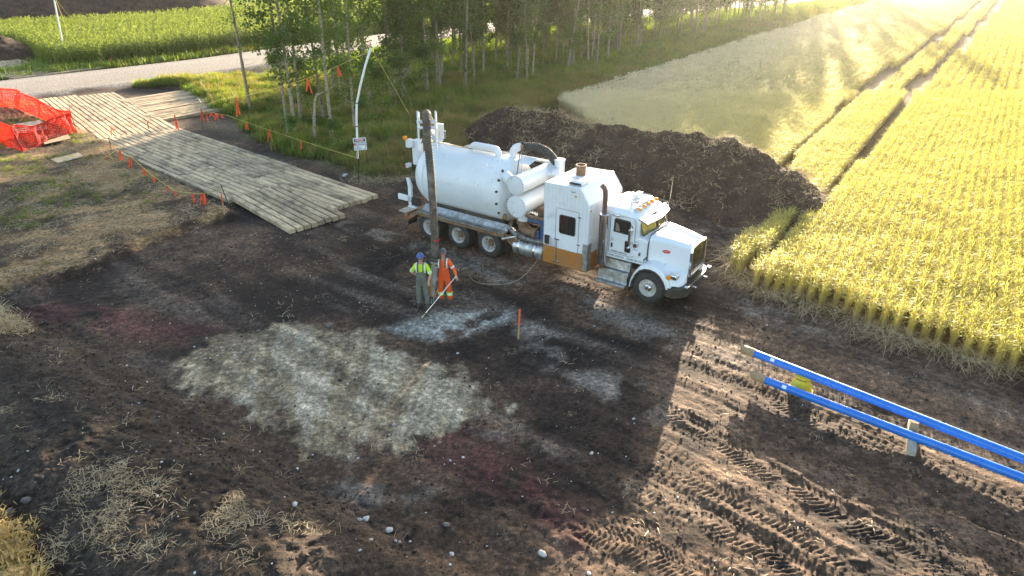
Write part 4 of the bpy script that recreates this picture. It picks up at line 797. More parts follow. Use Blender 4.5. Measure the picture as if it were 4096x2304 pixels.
for z in (1.44, .60): MB().box(2.84, 3.06, BY0-.05, BY0-.016, z-.03, z+.03).build('latch', M_CHR, body, bevel=.01)
MB().add(ring_panel(rr2(2.44, 2.68, 1.16, 1.50, .04), rr2(2.465, 2.655, 1.185, 1.475, .03), BY0-.02, BY0-.0).v, ring_panel(rr2(2.44, 2.68, 1.16, 1.50, .04), rr2(2.465, 2.655, 1.185, 1.475, .03), BY0-.02, BY0).f).build('hatch_frame', M_CHR, body, smooth=False)
panel('hatch_opening', rr2(2.465, 2.655, 1.185, 1.475, .03), BY0-.006, BY0-.003, M_BLK, body)
MB().box(0, .21, -.012, .0, -.15, .15, Matrix.Translation((2.67, BY0-.02, 1.32)) @ Matrix.Rotation(R(-62), 4, 'Z')).build('hatch_door', M_WHT2, body, bevel=.01)
MB().box(3.96, BX1+.012, BY0-.014, BY0-.004, BZ0+.06, 1.50).build('corner_guard', M_ALU, body, smooth=False); MB().box(BX1+.003, BX1+.014, BY0-.014, BY0+.25, BZ0+.06, 1.50).build('corner_guard', M_ALU, body, smooth=False)
MB().lathe([(0, .04), (.025, .035), (.03, 0)], (3.62, BY0, 3.08), (0, -1, 0), 14).build('marker_lamp', M_AMB, body)
MB().lathe([(0, .035), (.025, .03), (.03, 0)], (BX1, -1.16, 2.66), (1, -.2, 0), 14).build('marker_lamp', M_AMB, body); MB().lathe([(0, .035), (.025, .03), (.03, 0)], (BX1, .98, 2.72), (1, .2, 0), 14).build('marker_lamp', M_AMB, body)
MB().box(BX0+.5, BX0+1.0, -.30, .20, BZ1-.03, BZ1+.03).build('roof_curb', M_WHT, body, bevel=.01)
MB().lathe([(0, .17), (.30, .165), (.32, .19), (.36, .19), (.36, .15), (.10, .14), (.10, 0)], (BX0+.70, -.05, BZ1+.02), Z_, 24, cap=False).build('roof_stack', M_CAST, body)
mb = MB(); vs = [(.0, -.28, 0), (.50, -.28, 0), (.50, .28, 0), (0, .28, 0), (.05, -.20, .10), (.46, -.22, .12), (.46, .22, .12), (.05, .20, .10)]
mb.add([Vector(v) + Vector((BX0+.85, -.80, BZ1)) for v in vs], [(0,1,2,3), (4,5,6,7), (0,1,5,4), (1,2,6,5), (2,3,7,6), (3,0,4,7)]); ac = mb.build('roof_cooler', M_WHT, body, bevel=.03); MB().box(BX0+.86, BX0+1.30, -1.095, -1.06, BZ1+.01, BZ1+.075).build('cooler_face', M_BLK, ac, bevel=.01)
MB().tube([(3.45, BY0-.01, 3.26), (3.5, BY0-.06, 3.22), (3.62, BY0-.01, 3.25)], .008, 5).build('roof_wire', M_BLK, body)
# --- cab
CX0, CX1 = 4.40, 5.78; cw = .98
def ringx(x, hw, z0, z1, rt, crown=.05, n=5):
    out = [(x, -hw, z0)]
    for k in range(n+1): a = R(180 - 90*k/n); out.append((x, -hw + rt + rt*math.cos(a), z1 - rt + rt*math.sin(a)))
    out.append((x, 0, z1 + crown))
    for k in range(n+1): a = R(90 - 90*k/n); out.append((x, hw - rt + rt*math.cos(a), z1 - rt + rt*math.sin(a)))
    out.append((x, hw, z0)); return out
cab = MB().loft([ringx(CX0, cw*.97, 1.28, 2.80, .16, .05), ringx(CX0+.06, cw, 1.26, 2.86, .17, .06), ringx(CX1-.42, cw, 1.24, 2.86, .17, .06), ringx(CX1-.10, cw*.985, 1.24, 2.70, .13, .08), ringx(CX1+.04, cw*.97, 1.24, 2.60, .10, .09)]).build('cab', M_WHT, TK, bevel=0, angle=32)
# cowl between the doors and the hood, with the windscreen rising from it
MB().loft([[(CX1+.02, -.97, 1.24), (CX1+.02, -.97, 2.05), (CX1+.02, -.5, 2.12), (CX1+.02, .5, 2.12), (CX1+.02, .97, 2.05), (CX1+.02, .97, 1.24)], [(6.14, -.90, 1.24), (6.14, -.88, 1.95), (6.14, -.5, 2.13), (6.14, .5, 2.13), (6.14, .88, 1.95), (6.14, .90, 1.24)]]).build('cowl', M_WHT, cab, bevel=.03)
for s in (-1, 1):
    q = [(6.02, s*.035, 2.15), (5.92, s*.84, 2.09), (5.80, s*.88, 2.56), (5.90, s*.035, 2.66)]
    nn = (Vector(q[1])-Vector(q[0])).cross(Vector(q[3])-Vector(q[0])).normalized(); nn = nn if nn.x > 0 else -nn
    ws = MB().add(q + [tuple(Vector(p) - nn*.03) for p in q], [(0,1,2,3), (4,5,6,7), (0,1,5,4), (1,2,6,5), (2,3,7,6), (3,0,4,7)]).build('windscreen', M_WS2, cab, smooth=False)
    fr_ = MB(); qq = [Vector(p) + nn*.004 for p in q] + [Vector(q[0]) + nn*.004]; fr_.tube(qq, .016, 6); fr_.build('windscreen_seal', M_BLK, ws)
    MB().tube([Vector((6.05, s*.30, 2.14)), Vector((5.99, s*.62, 2.20))], .010, 5).build('wiper', M_BLK, ws)
MB().add([(5.78, -.99, 2.70), (5.78, .99, 2.70), (6.04, .88, 2.54), (6.14, 0, 2.52), (6.04, -.88, 2.54), (5.78, -.99, 2.67), (5.78, .99, 2.67), (6.04, .88, 2.515), (6.14, 0, 2.495), (6.04, -.88, 2.515)], [(0,4,3,2,1), (5,6,7,8,9), (0,4,9,5), (4,3,8,9), (3,2,7,8), (2,1,6,7), (0,5,6,1)]).build('sun_visor', M_CHR, cab, smooth=False)
for y in (-.62, -.30, 0, .30, .62):
    xx = 5.42; zz = 2.85 + .05*(1-abs(y)); l = MB().prism([(xx, zz-.02), (xx+.26, zz-.07), (xx+.25, zz-.02), (xx+.14, zz+.05), (xx+.02, zz+.02)], 'y', y-.055, y+.055).build('roof_lamp', M_CHR, cab, bevel=.015)
    MB().ball((xx+.19, y, zz+.005), .095, .065, .06, 12, 8).build('lens', M_AMB, l)
for y in (-.46, .44):
    MB().tube([(4.78, y, 3.00), (5.34, y, 3.02)], .018, 8).build('air_horn', M_CHR, cab); MB().lathe([(0, .02), (.12, .035), (.17, .06)], (5.30, y, 3.02), X_, 14).build('horn_bell', M_CHR, cab)
    for x in (4.84, 5.26): MB().box(x-.02, x+.02, y-.05, y+.05, 2.86, 3.02).build('horn_bracket', M_CHR, cab)
MB().box(4.98, 5.16, .15, .55, 2.92, 3.06).build('roof_box', M_WHT, cab, bevel=.01)
# near door with its windows and lettering
fy = -cw - .012
for s in (-1, 1):
    F = lambda a, b: sorted((s*(cw + a), s*(cw + b)))
    dd = MB().prism(rr2(4.80, 5.70, 1.33, 2.66, .10, 5), 'y', *F(-.03, .014)).build('cab_door', M_WHT, cab, bevel=.012)
    o_ = ring_panel(rr2(4.795, 5.705, 1.325, 2.665, .10), rr2(4.803, 5.697, 1.333, 2.657, .10), *F(.010, .018)); o_.build('door_gap', M_BLK, dd, smooth=False)
    w_ = MB().prism([(4.92, 2.08), (4.94, 2.52), (5.0, 2.57), (5.50, 2.55), (5.60, 2.40), (5.62, 2.06)], 'y', *F(.012, .019)).build('side_window', M_BLK, dd, bevel=.004)
    MB().prism([(4.96, 2.12), (4.97, 2.49), (5.02, 2.53), (5.48, 2.51), (5.56, 2.38), (5.58, 2.10)], 'y', *F(.017, .023)).build('pane', M_GLD, w_)
    MB().prism([(5.00, 2.13), (5.16, 2.13), (5.13, 2.30), (5.06, 2.42), (5.0, 2.40)], 'y', *F(.021, .0245)).build('seat_back', M_SEAT, w_)
    w_ = MB().prism(rr2(5.36, 5.58, 1.46, 1.86, .05), 'y', *F(.012, .02)).build('lower_window', M_BLK, dd); MB().prism(rr2(5.385, 5.555, 1.49, 1.83, .035), 'y', *F(.018, .024)).build('pane', M_GLD, w_)
    MB().box(5.39, 5.55, *F(.022, .027), 1.62, 1.65).build('window_strip', M_CHR, w_)
    MB().prism(rr2(4.86, 4.93, 1.52, 1.68, .02), 'y', *F(.012, .022)).build('door_handle', M_BLK, dd)
    MB().box(5.64, 5.90, *F(-.0, .10), 1.42, 1.62).build('air_cleaner_box', M_WHT, cab, bevel=.02) if s < 0 else None
    MB().ball((5.02, s*(cw+.06), 2.68), .14, .05, .05).build('side_lamp', M_CHR, cab)
MB().box(4.42, 6.05, -cw-.006, -cw+.03, 1.16, 1.33).build('sill_panel', M_WHT, cab, bevel=.01)
MB().lathe([(0, .05), (.03, .05)], (5.905, -1.03, 1.52), X_, 14).build('intake_mouth', M_BLK, cab)
FN = Matrix.Rotation(R(90), 4, 'X'); ty = -cw - .0185
dk = pm('dark_lettering', (.015, .015, .035), None, 4, .5)
text('lettering', 'GVW31,500 KG', .085, dk, cab, Matrix.Translation((5.17, ty-.002, 1.375)) @ FN); text('lettering', 'TARE 22350 KG', .082, dk, cab, Matrix.Translation((5.08, -cw-.009, 1.215)) @ FN); text('lettering', '253406 AB LTD.', .082, dk, cab, Matrix.Translation((5.74, -cw-.009, 1.215)) @ FN)
mb = MB(); ringp = [(4.90 + .05*math.cos(R(20*k)), ty - .002, 1.80 + .05*math.sin(R(20*k))) for k in range(19)]; mb.tube(ringp, .003, 4, cap=False)
for a, b in (((4.865, 1.835), (4.935, 1.765)), ((4.865, 1.765), (4.90, 1.82)), ((4.90, 1.82), (4.935, 1.80))): mb.tube([(a[0], ty-.002, a[1]), (b[0], ty-.002, b[1])], .003, 4)
mb.box(4.875, 4.925, ty-.003, ty, 1.865, 1.873); mb.build('door_emblem', dk, cab)
# mirrors
for s in (-1, 1):
    y = s*1.36; mr = MB().box(5.66, 5.76, min(y-.09, y+.09), max(y-.09, y+.09), 1.98, 2.46).build('mirror', M_CHR, cab, bevel=.03)
    MB().tube([(5.60, s*.97, 2.55), (5.72, y, 2.58), (5.74, y*1.06, 2.50), (5.74, y*1.06, 1.90), (5.70, y, 1.80), (5.60, s*.97, 1.86)], .016, 8).build('mirror_arm', M_CHR, mr)
    MB().tube([(5.60, s*.97, 2.30), (5.72, y, 2.28)], .012, 6).build('mirror_arm', M_CHR, mr)
    MB().lathe([(0, .09), (.03, .10), (.06, .08), (.07, 0)], (5.70, y, 1.86), (.4, 0, -1), 16).build('spot_mirror', M_CHR, mr); MB().box(5.70, 5.84, min(s*1.02, s*1.12), max(s*1.02, s*1.12), 1.74, 1.92).build('lamp_box', M_CHR, cab, bevel=.02)
MB().tube([(5.74, 1.50, 2.50), (5.78, 1.50, 3.45)], .005, 5).build('antenna', M_CHR, cab); MB().tube([(4.8, .8, 2.85), (4.8, .8, 3.5)], .005, 5).build('antenna', M_BLK, cab)
# exhaust
ex = MB().lathe([(0, .17), (1.72, .17), (1.74, .15)], (4.62, -1.12, .93), Z_, 28).build('muffler_shield', M_CHR, TK)
MB().tube([(4.62, -1.12, 2.64), (4.62, -1.12, 3.25), (4.61, -1.12, 3.42), (4.56, -1.12, 3.53), (4.47, -1.12, 3.60)], .078, 16, cap=False).build('exhaust_pipe', M_EXH, ex); MB().tube([(4.62, -1.12, .95), (4.62, -1.10, .78), (4.58, -.9, .72)], .085, 14).build('elbow', M_EXH, ex)
mb = MB()
for k in range(9): mb.box(4.60, 4.64, -1.293, -1.288, 1.25 + k*.085, 1.27 + k*.085)
mb.box(4.612, 4.628, -1.294, -1.289, 1.15, 2.05); mb.build('shield_slot', M_BLK, ex)
# steps
stp = MB().prism([(-1.30, .30), (-1.30, .35), (-1.12, .37), (-1.08, .74), (-.96, .78), (-.92, 1.06), (-.80, 1.12), (-.80, .30)], 'x', 4.52, 5.60).build('cab_steps', M_ALU, TK, bevel=.008, smooth=False)
for yy, zz, w in ((-1.22, .372, .09), (-1.02, .765, .06)):
    mb = MB()
    for k in range(22):
        for j in (-1, 1): mb.box(4.58 + k*.046, 4.605 + k*.046, yy + j*w*.4 - .012, yy + j*w*.4 + .012, zz, zz + .004)
    tag(mb.build('tread_hole', M_BLK, stp), kind='stuff')
# hood, fenders, grille
def hring(x, hw, z0, zt, rt):
    out = [(x, -hw, z0), (x, -hw, zt - rt*1.3)]
    for k in range(1, 5): a = R(180 - 90*k/4); out.append((x, -hw + rt + rt*math.cos(a), zt - rt*.9 + rt*.9*math.sin(a)))
    out += [(x, -hw*.42, zt + .012), (x, -hw*.36, zt - .006), (x, 0, zt + .0), (x, hw*.36, zt - .006), (x, hw*.42, zt + .012)]
    for k in range(0, 4): a = R(90 - 90*k/4); out.append((x, hw - rt + rt*math.cos(a), zt - rt*.9 + rt*.9*math.sin(a)))
    out += [(x, hw, zt - rt*1.3), (x, hw, z0)]; return out
hood = MB().loft([hring(6.155, .875, 1.18, 2.15, .22), hring(6.5, .80, 1.16, 2.125, .22), hring(7.0, .69, 1.10, 2.07, .20), hring(7.36, .60, 1.05, 2.01, .16), hring(7.44, .585, 1.05, 1.97, .12)]).build('hood', M_WHT, TK, angle=28)
MB().tube([(6.147, -.915, 1.18), (6.147, -.90, 1.88), (6.147, -.80, 2.08), (6.147, -.68, 2.155), (6.147, 0, 2.165), (6.147, .68, 2.155), (6.147, .80, 2.08), (6.147, .90, 1.88), (6.147, .915, 1.18)], .020, 6).build('hood_seam', M_BLK, hood)
MB().box(6.02, 6.20, -.96, -.90, 1.36, 1.58, Matrix.Translation((6.1, 0, 1.45)) @ Matrix.Rotation(R(-35), 4, 'Y') @ Matrix.Translation((-6.1, 0, -1.45))).build('hood_latch', M_BLK, hood, bevel=.01) if False else MB().tube([(6.02, -.94, 1.28), (6.16, -.92, 1.46)], .022, 6).build('hood_latch', M_BLK, hood)
bd = MB().lathe([(0, 1), (1, 1)], (0, 0, 0), (0, -1, 0), 24).build('badge', M_RED, hood); bd.scale = (.13, .008, .055); bd.location = (6.72, -.758, 1.72); bd.rotation_euler = (0, 0, R(12.3))
mb = MB(); mb.tube([(-.75, -1.02, 0), (-.3, -1.02, .35), (.0, -1.02, -.25), (.3, -1.02, .3), (.75, -1.02, .0)], .09, 5); mb.build('badge_script', M_SIGNW, bd)
MB().lathe([(0, .03), (.05, .035), (.08, .015)], (7.40, 0, 1.99), Z_, 10).build('hood_ornament', M_CHR, hood); MB().lathe([(0, .03), (.05, .035), (.08, .015)], (7.36, -.42, 1.97), Z_, 10).build('hood_catch', M_CHR, hood)
gr_ = ring_panel([(-.595, .98), (.595, .98), (.595, 1.80), (.54, 1.97), (0, 2.01), (-.54, 1.97), (-.595, 1.80)], [(-.52, 1.04), (.52, 1.04), (.52, 1.78), (.48, 1.90), (0, 1.94), (-.48, 1.90), (-.52, 1.78)], 7.44, 7.53)
gr_.v = [(v[1], v[0], v[2]) for v in gr_.v]; gs = gr_.build('grille_surround', M_CHR, TK, bevel=.012, smooth=False)
MB().box(7.43, 7.45, -.52, .52, 1.04, 1.92).build('grille_back', pm('grille_mesh', (.22, .20, .15), (.12, .11, .09), 30, .6, .5), gs)
mb = MB()
for k in range(26): y = -.50 + k*.04; mb.box(7.455, 7.485, y-.007, y+.007, 1.05, 1.89)
mb.build('grille_bar', M_CHR, gs)
for s in (-1, 1):
    # fender: swept arch lofted over the steer tyre, flowing down to the headlamp
    pr = [(5.70, .42), (5.76, .68), (5.87, .95), (6.03, 1.18), (6.22, 1.31), (6.44, 1.34), (6.66, 1.29), (6.86, 1.17), (7.02, .98), (7.12, .78), (7.16, .70)]
    ri = [(5.82, .40), (5.86, .66), (5.95, .88), (6.08, 1.04), (6.24, 1.12), (6.42, 1.14), (6.60, 1.11), (6.76, 1.01), (6.88, .86), (6.95, .70), (6.97, .62)]
    mb = MB(); rings = []
    for (x, z), (xi, zi) in zip(pr, ri): yo = s*1.255; rings.append([(xi, yo, zi), (x*.5+xi*.5, yo, z*.62+zi*.38), (x, s*1.20, z), (x, s*1.02, z+.03), (x, s*.60, z+.05), (xi, s*.60, zi)])
    fd = mb.loft(rings).build('fender', M_WHT, TK, angle=40)
    MB().loft([[(x*1.0, s*1.225, z-.015), (x, s*1.275, z-.015), (x + (px_-x)*.32, s*1.275, z + (pz_-z)*.32), (x + (px_-x)*.32, s*1.225, z + (pz_-z)*.32)] for (x, z), (px_, pz_) in zip(ri, pr)]).build('fender_lip', M_BLK, fd)
    # nose of the fender running forward below the hood
    MB().loft([[(6.75, s*1.18, .80), (6.75, s*1.16, 1.20), (6.75, s*.62, 1.40), (6.75, s*.55, .8)], [(7.12, s*1.16, .76), (7.12, s*1.08, .98), (7.12, s*.60, 1.28), (7.12, s*.55, .76)], [(7.36, s*1.05, .74), (7.36, s*.95, .90), (7.36, s*.58, 1.16), (7.36, s*.55, .74)], [(7.44, s*.90, .74), (7.44, s*.85, .86), (7.44, s*.58, 1.05), (7.44, s*.55, .74)]]).build('fender_nose', M_WHT, fd, bevel=.03)
    hl = MB().box(7.06, 7.32, min(s*.98, s*1.22), max(s*.98, s*1.22), 1.02, 1.20).build('headlamp', M_CHR, TK, bevel=.045)
    MB().box(7.31, 7.335, min(s*1.0, s*1.20), max(s*1.0, s*1.20), 1.04, 1.18).build('lamp_glass', pm('lamp_glass', (.55, .56, .58), None, 3, .1), hl, bevel=.01)
    MB().prism([(6.98, 1.03), (7.14, 1.02), (7.14, 1.17), (7.05, 1.19)], 'y', *sorted((s*1.215, s*1.27))).build('indicator', M_AMB, hl, bevel=.015)
    MB().box(5.70, 5.73, min(s*.75, s*1.24), max(s*.75, s*1.24), .22, .60).build('mud_flap', M_BLK, TK)
bp = []
for y, x in ((-1.25, 7.05), (-1.22, 7.25), (-1.08, 7.46), (-.85, 7.58), (0, 7.60), (.85, 7.58), (1.08, 7.46), (1.22, 7.25), (1.25, 7.05)): bp.append((x, y))
mb = MB(); mb.loft([[(x, y, .40), (x, y, .72), (x - .22, y*.84, .725), (x - .22, y*.84, .42)] for x, y in bp]); mb.build('front_bumper', pm('bumper_grime', (.05, .045, .04), (.10, .085, .07), 3, .45, .4, dirt=(.2, .15, .1), damt=(.55, .75)), TK, bevel=.015)
for y in (-.45, .45): MB().tube([(7.55, y, .62), (7.74, y, .62)], .04, 10).build('tow_pin', M_CHR, TK)
MB().box(7.52, 7.66, -1.02, -.86, .70, .82).build('fog_lamp', M_CHR, TK, bevel=.02); MB().box(7.52, 7.66, .86, 1.02, .70, .82).build('fog_lamp', M_CHR, TK, bevel=.02)
# --- rear fittings: boom mast, control boxes, door gear
mb = MB(); mb.lathe([(0, .26), (.5, .26), (.52, .32), (.60, .32), (.60, .2), (.95, .2), (.95, 0)], (-3.55, .05, 3.1), Z_, 24); mast = mb.build('boom_mast', M_WHT, TK)
MB().box(-4.55, -4.25, -.25, .10, 2.55, 3.55).build('control_box', M_WHT, TK, bevel=.02); MB().box(-4.60, -4.40, -.55, -.30, 3.30, 3.62).build('control_box', M_WHT, TK, bevel=.02)
for k in range(5): MB().tube([(-4.57, -.22 + k*.07, 3.5), (-4.60, -.22 + k*.07, 3.1), (-4.58, -.20 + k*.06, 2.7)], .014, 5).build('hydraulic_line', M_BLK, TK)
MB().box(-4.62, -4.50, -.62, -.38, 2.50, 2.66).build('lamp_panel', M_WHT, TK, bevel=.01); MB().lathe([(0, .05), (.02, .045), (.02, 0)], (-4.60, -.64, 2.58), (-.3, -1, 0), 12).build('tail_lamp', M_RLAMP, TK); MB().box(-4.62, -4.5, -.66, -.52, 3.62, 3.76).build('beacon', M_AMB, TK, bevel=.01)
MB().prism([(-4.25, 2.25), (-4.12, 2.20), (-4.02, 1.95), (-4.05, 1.15), (-4.20, 1.15), (-4.18, 1.9)], 'y', -1.02, -.90).build('door_latch_arm', M_WHT, TK, bevel=.015)
MB().box(-4.62, -4.10, -1.16, -1.06, 1.34, 1.56, Matrix.Translation((0, 0, 0))).build('rear_bracket', M_WHT, TK, bevel=.015); MB().lathe([(0, .03), (.02, .03)], (-4.625, -1.11, 1.45), (-1, 0, 0), 10).build('tail_lamp', M_RLAMP, TK)
mb = MB()
for k in range(7): mb.box(-4.05 + k*.055, -4.02 + k*.055, -1.0, -.86, 1.14, 1.46)
mb.box(-4.08, -3.64, -1.02, -.84, 1.28, 1.34); mb.build('valve_bank', M_FRAME, TK); MB().box(-4.15, -3.75, -1.1, -.8, 1.09, 1.15).build('valve_shelf', M_WHT, TK)
for s in (-1, 1):
    a = Vector((-4.0, s*.35, 2.35)); MB().tube([a, a + Vector((-.16, s*.10, -.16))], .022, 6).build('door_claw', M_BLK, tank)
MB().tube([(-3.72, -.78, 2.20), (-3.90, -.72, 2.10), (-3.92, -.62, 2.0)], .03, 6).build('door_claw', M_BLK, tank); MB().tube([(-3.75, -.66, 2.22), (-3.86, -.82, 2.02)], .022, 6).build('door_claw', M_BLK, tank)
# boom and hose: the tip stands out towards the crew, the hose hangs down to them
def loc(v): d = Vector(v) - ORG; return Vector((d.dot(fwv), d.dot(lfv), v[2] - .02))
hp = G(1726, 1214, 0); HY = hp.y + .15
tipw = W(1707, 470, HY + .35); tip = loc(tipw); root = Vector((-3.55, .05, 4.0)); bd_ = (tip - root).normalized(); sd_ = bd_.cross(Vector((0, 0, 1))).normalized(); up_ = sd_.cross(bd_)
boom = MB()
for a0, a1, w in ((0, .55, .12), (.5, .97, .085)):
    p, q = root.lerp(tip, a0) - up_*.28, root.lerp(tip, a1) - up_*.28; boom.loft([[c + sd_*w + up_*w, c - sd_*w + up_*w, c - sd_*w - up_*w, c + sd_*w - up_*w] for c in (p, q)])
boom.build('boom', M_WHT, TK, smooth=False)
hd_ = MB()
for s in (-1, 1):
    for k in range(3):
        c = root.lerp(tip, .90 + .05*k); hd_.loft([[c + sd_*s*.24 + up_*(.22 - .12*k) , c + sd_*s*.28 + up_*(.22 - .12*k), c + sd_*s*.28 - up_*.34, c + sd_*s*.24 - up_*.34], [c + sd_*s*.24 + bd_*.16 + up_*.18, c + sd_*s*.28 + bd_*.16 + up_*.18, c + sd_*s*.28 + bd_*.16 - up_*.3, c + sd_*s*.24 + bd_*.16 - up_*.3]])
    hd_.tube([tip + sd_*s*.26 + up_*.02, tip + sd_*s*.26 - up_*.95], .03, 8)
hd_.tube([tip - sd_*.30 - up_*.12, tip + sd_*.30 - up_*.12], .05, 10); hd_.tube([tip - sd_*.28 + bd_*.12 - up_*.30, tip + sd_*.28 + bd_*.12 - up_*.30], .045, 10)
hd_.build('boom_head', M_WHT, TK, angle=30)
MB().box(-.12, .12, -.10, .10, -.25, .25, Matrix.Translation(root.lerp(tip, .72) - sd_*.3 - up_*.3)).build('boom_valve_box', M_WHT, TK, bevel=.02); MB().box(-.14, .14, -.10, .10, -.14, .14, Matrix.Translation(root.lerp(tip, .55) - sd_*.32 - up_*.35)).build('boom_motor', M_BLUEF, TK, bevel=.02)
MB().tube([root.lerp(tip, .62) + sd_*.2 - up_*.3, root.lerp(tip, .5) + sd_*.35 - up_*.6, root.lerp(tip, .3) + sd_*.3 - up_*.35], .02, 6).build('hydraulic_line', M_BLK, TK)
MB().tube([tip + sd_*.25 - up_*.6, Vector((-1.9, .55, 3.38))], .018, 6).build('stay_cable', M_CAST, TK)
hb = loc(W(1741, 1030, HY)); mid = loc(W(1722, 660, HY)); m2_ = loc(W(1737, 860, HY))
path = [root + Vector((0, 0, .0)), root + bd_*1.5 + up_*.02, tip - bd_*.7 + up_*.05, tip - bd_*.3 + up_*.12] + [tip + bd_*.05 + up_*.10, tip + bd_*.28 - Vector((0, 0, .12)), tip + bd_*.34 - Vector((0, 0, .5))]
path += bez(tip + bd_*.34 - Vector((0, 0, .6)), mid, m2_, hb, 14)
ribbed([root - Vector((0, 0, .3))] + path, .118, .007, 150, 16).build('suction_hose', M_HOSE, TK, angle=60)
rb = loc(W(1743, 958, HY)); MB().lathe([(-.02, .121), (-.02, .129), (.02, .129), (.02, .121)], rb, Z_, 18, cap=False).build('red_mark', M_RED, TK)
foot = loc((hp.x, hp.y, .02)); dv = (foot - hb).normalized()
for s, r in ((-.02, .145), (.09, .15), (.22, .135)): MB().lathe([(-.03, .118), (-.03, r), (.03, r), (.03, .118)], hb + dv*s, dv, 20, cap=False).build('hose_clamp', M_CHR if s > .2 else M_FRAME, TK)
MB().tube([hb + dv*.05, hb + dv*.35, foot - dv*.12, foot], [.125, .118, .072, .06], 18).build('digging_tube', pm('grey_tube', (.34, .34, .33), (.24, .23, .21), 4, .5, dirt=(.14, .1, .07), damt=(.5, .75)), TK)
# ---------------------------------------------------------------- the crew
M_SKIN = pm('skin', (.55, .30, .21), (.48, .25, .17), 8, .55); M_HAIR = pm('hair', (.10, .06, .035), None, 20, .8)
M_LIME = pm('lime_cloth', (.56, .82, .03), (.50, .74, .03), 5, .8, bump=.3, bscale=8); M_OCL = pm('orange_cloth', (.88, .14, .015), (.80, .11, .01), 5, .8, bump=.35, bscale=9); M_OBIB = pm('orange_bib', (.78, .10, .012), (.66, .08, .01), 5, .75, bump=.4, bscale=8, dirt=(.35, .12, .05), dscale=3, damt=(.6, .85))
M_GBIB = pm('grey_green_bib', (.17, .185, .15), (.125, .135, .10), 4, .6, bump=.4, bscale=8, dirt=(.07, .06, .035), dscale=2.5, damt=(.46, .7)); M_REFL = pm('reflective_tape', (.72, .75, .74), (.6, .63, .62), 9, .35); M_BOOT = pm('boot', (.05, .04, .035), (.10, .07, .05), 8, .8)
M_HATB = pm('blue_hard_hat', (.03, .09, .38), (.05, .11, .30), 6, .35, dirt=(.16, .16, .18), dscale=6, damt=(.48, .62)); M_HATK = pm('dark_hard_hat', (.05, .045, .05), (.10, .09, .10), 9, .4, dirt=(.25, .24, .25), dscale=10, damt=(.55, .7)); M_LENS = pm('dark_lens', (.01, .01, .012), None, 3, .08); M_LENR = pm('red_lens_glass', (.75, .03, .02), None, 3, .1)
M_TOOL = pm('tool_wood', (.60, .26, .07), (.48, .2, .05), 7, .6)
def skin_obj(name, joints, edges, mat, parent, root=0, sub=2, ybias=1.0):
    me = bpy.data.meshes.new(name); me.from_pydata([Vector(j[:3]) for j in joints], edges, []); o = bpy.data.objects.new(name, me); COL.objects.link(o); me.materials.append(mat)
    md = o.modifiers.new('skin', 'SKIN'); md.use_smooth_shade = True
    for i, j in enumerate(joints):
        r = j[3]; r2 = j[4] if len(j) > 4 else r; me.skin_vertices[0].data[i].radius = (r, r2); me.skin_vertices[0].data[i].use_root = (i == root)
    s = o.modifiers.new('smooth', 'SUBSURF'); s.levels = sub; s.render_levels = sub; o.parent = parent; return o
def chain(J, E, pts, start=None):
    prev = start
    for p in pts:
        J.append(p)
        if prev is not None: E.append((prev, len(J)-1))
        prev = len(J) - 1
    return prev
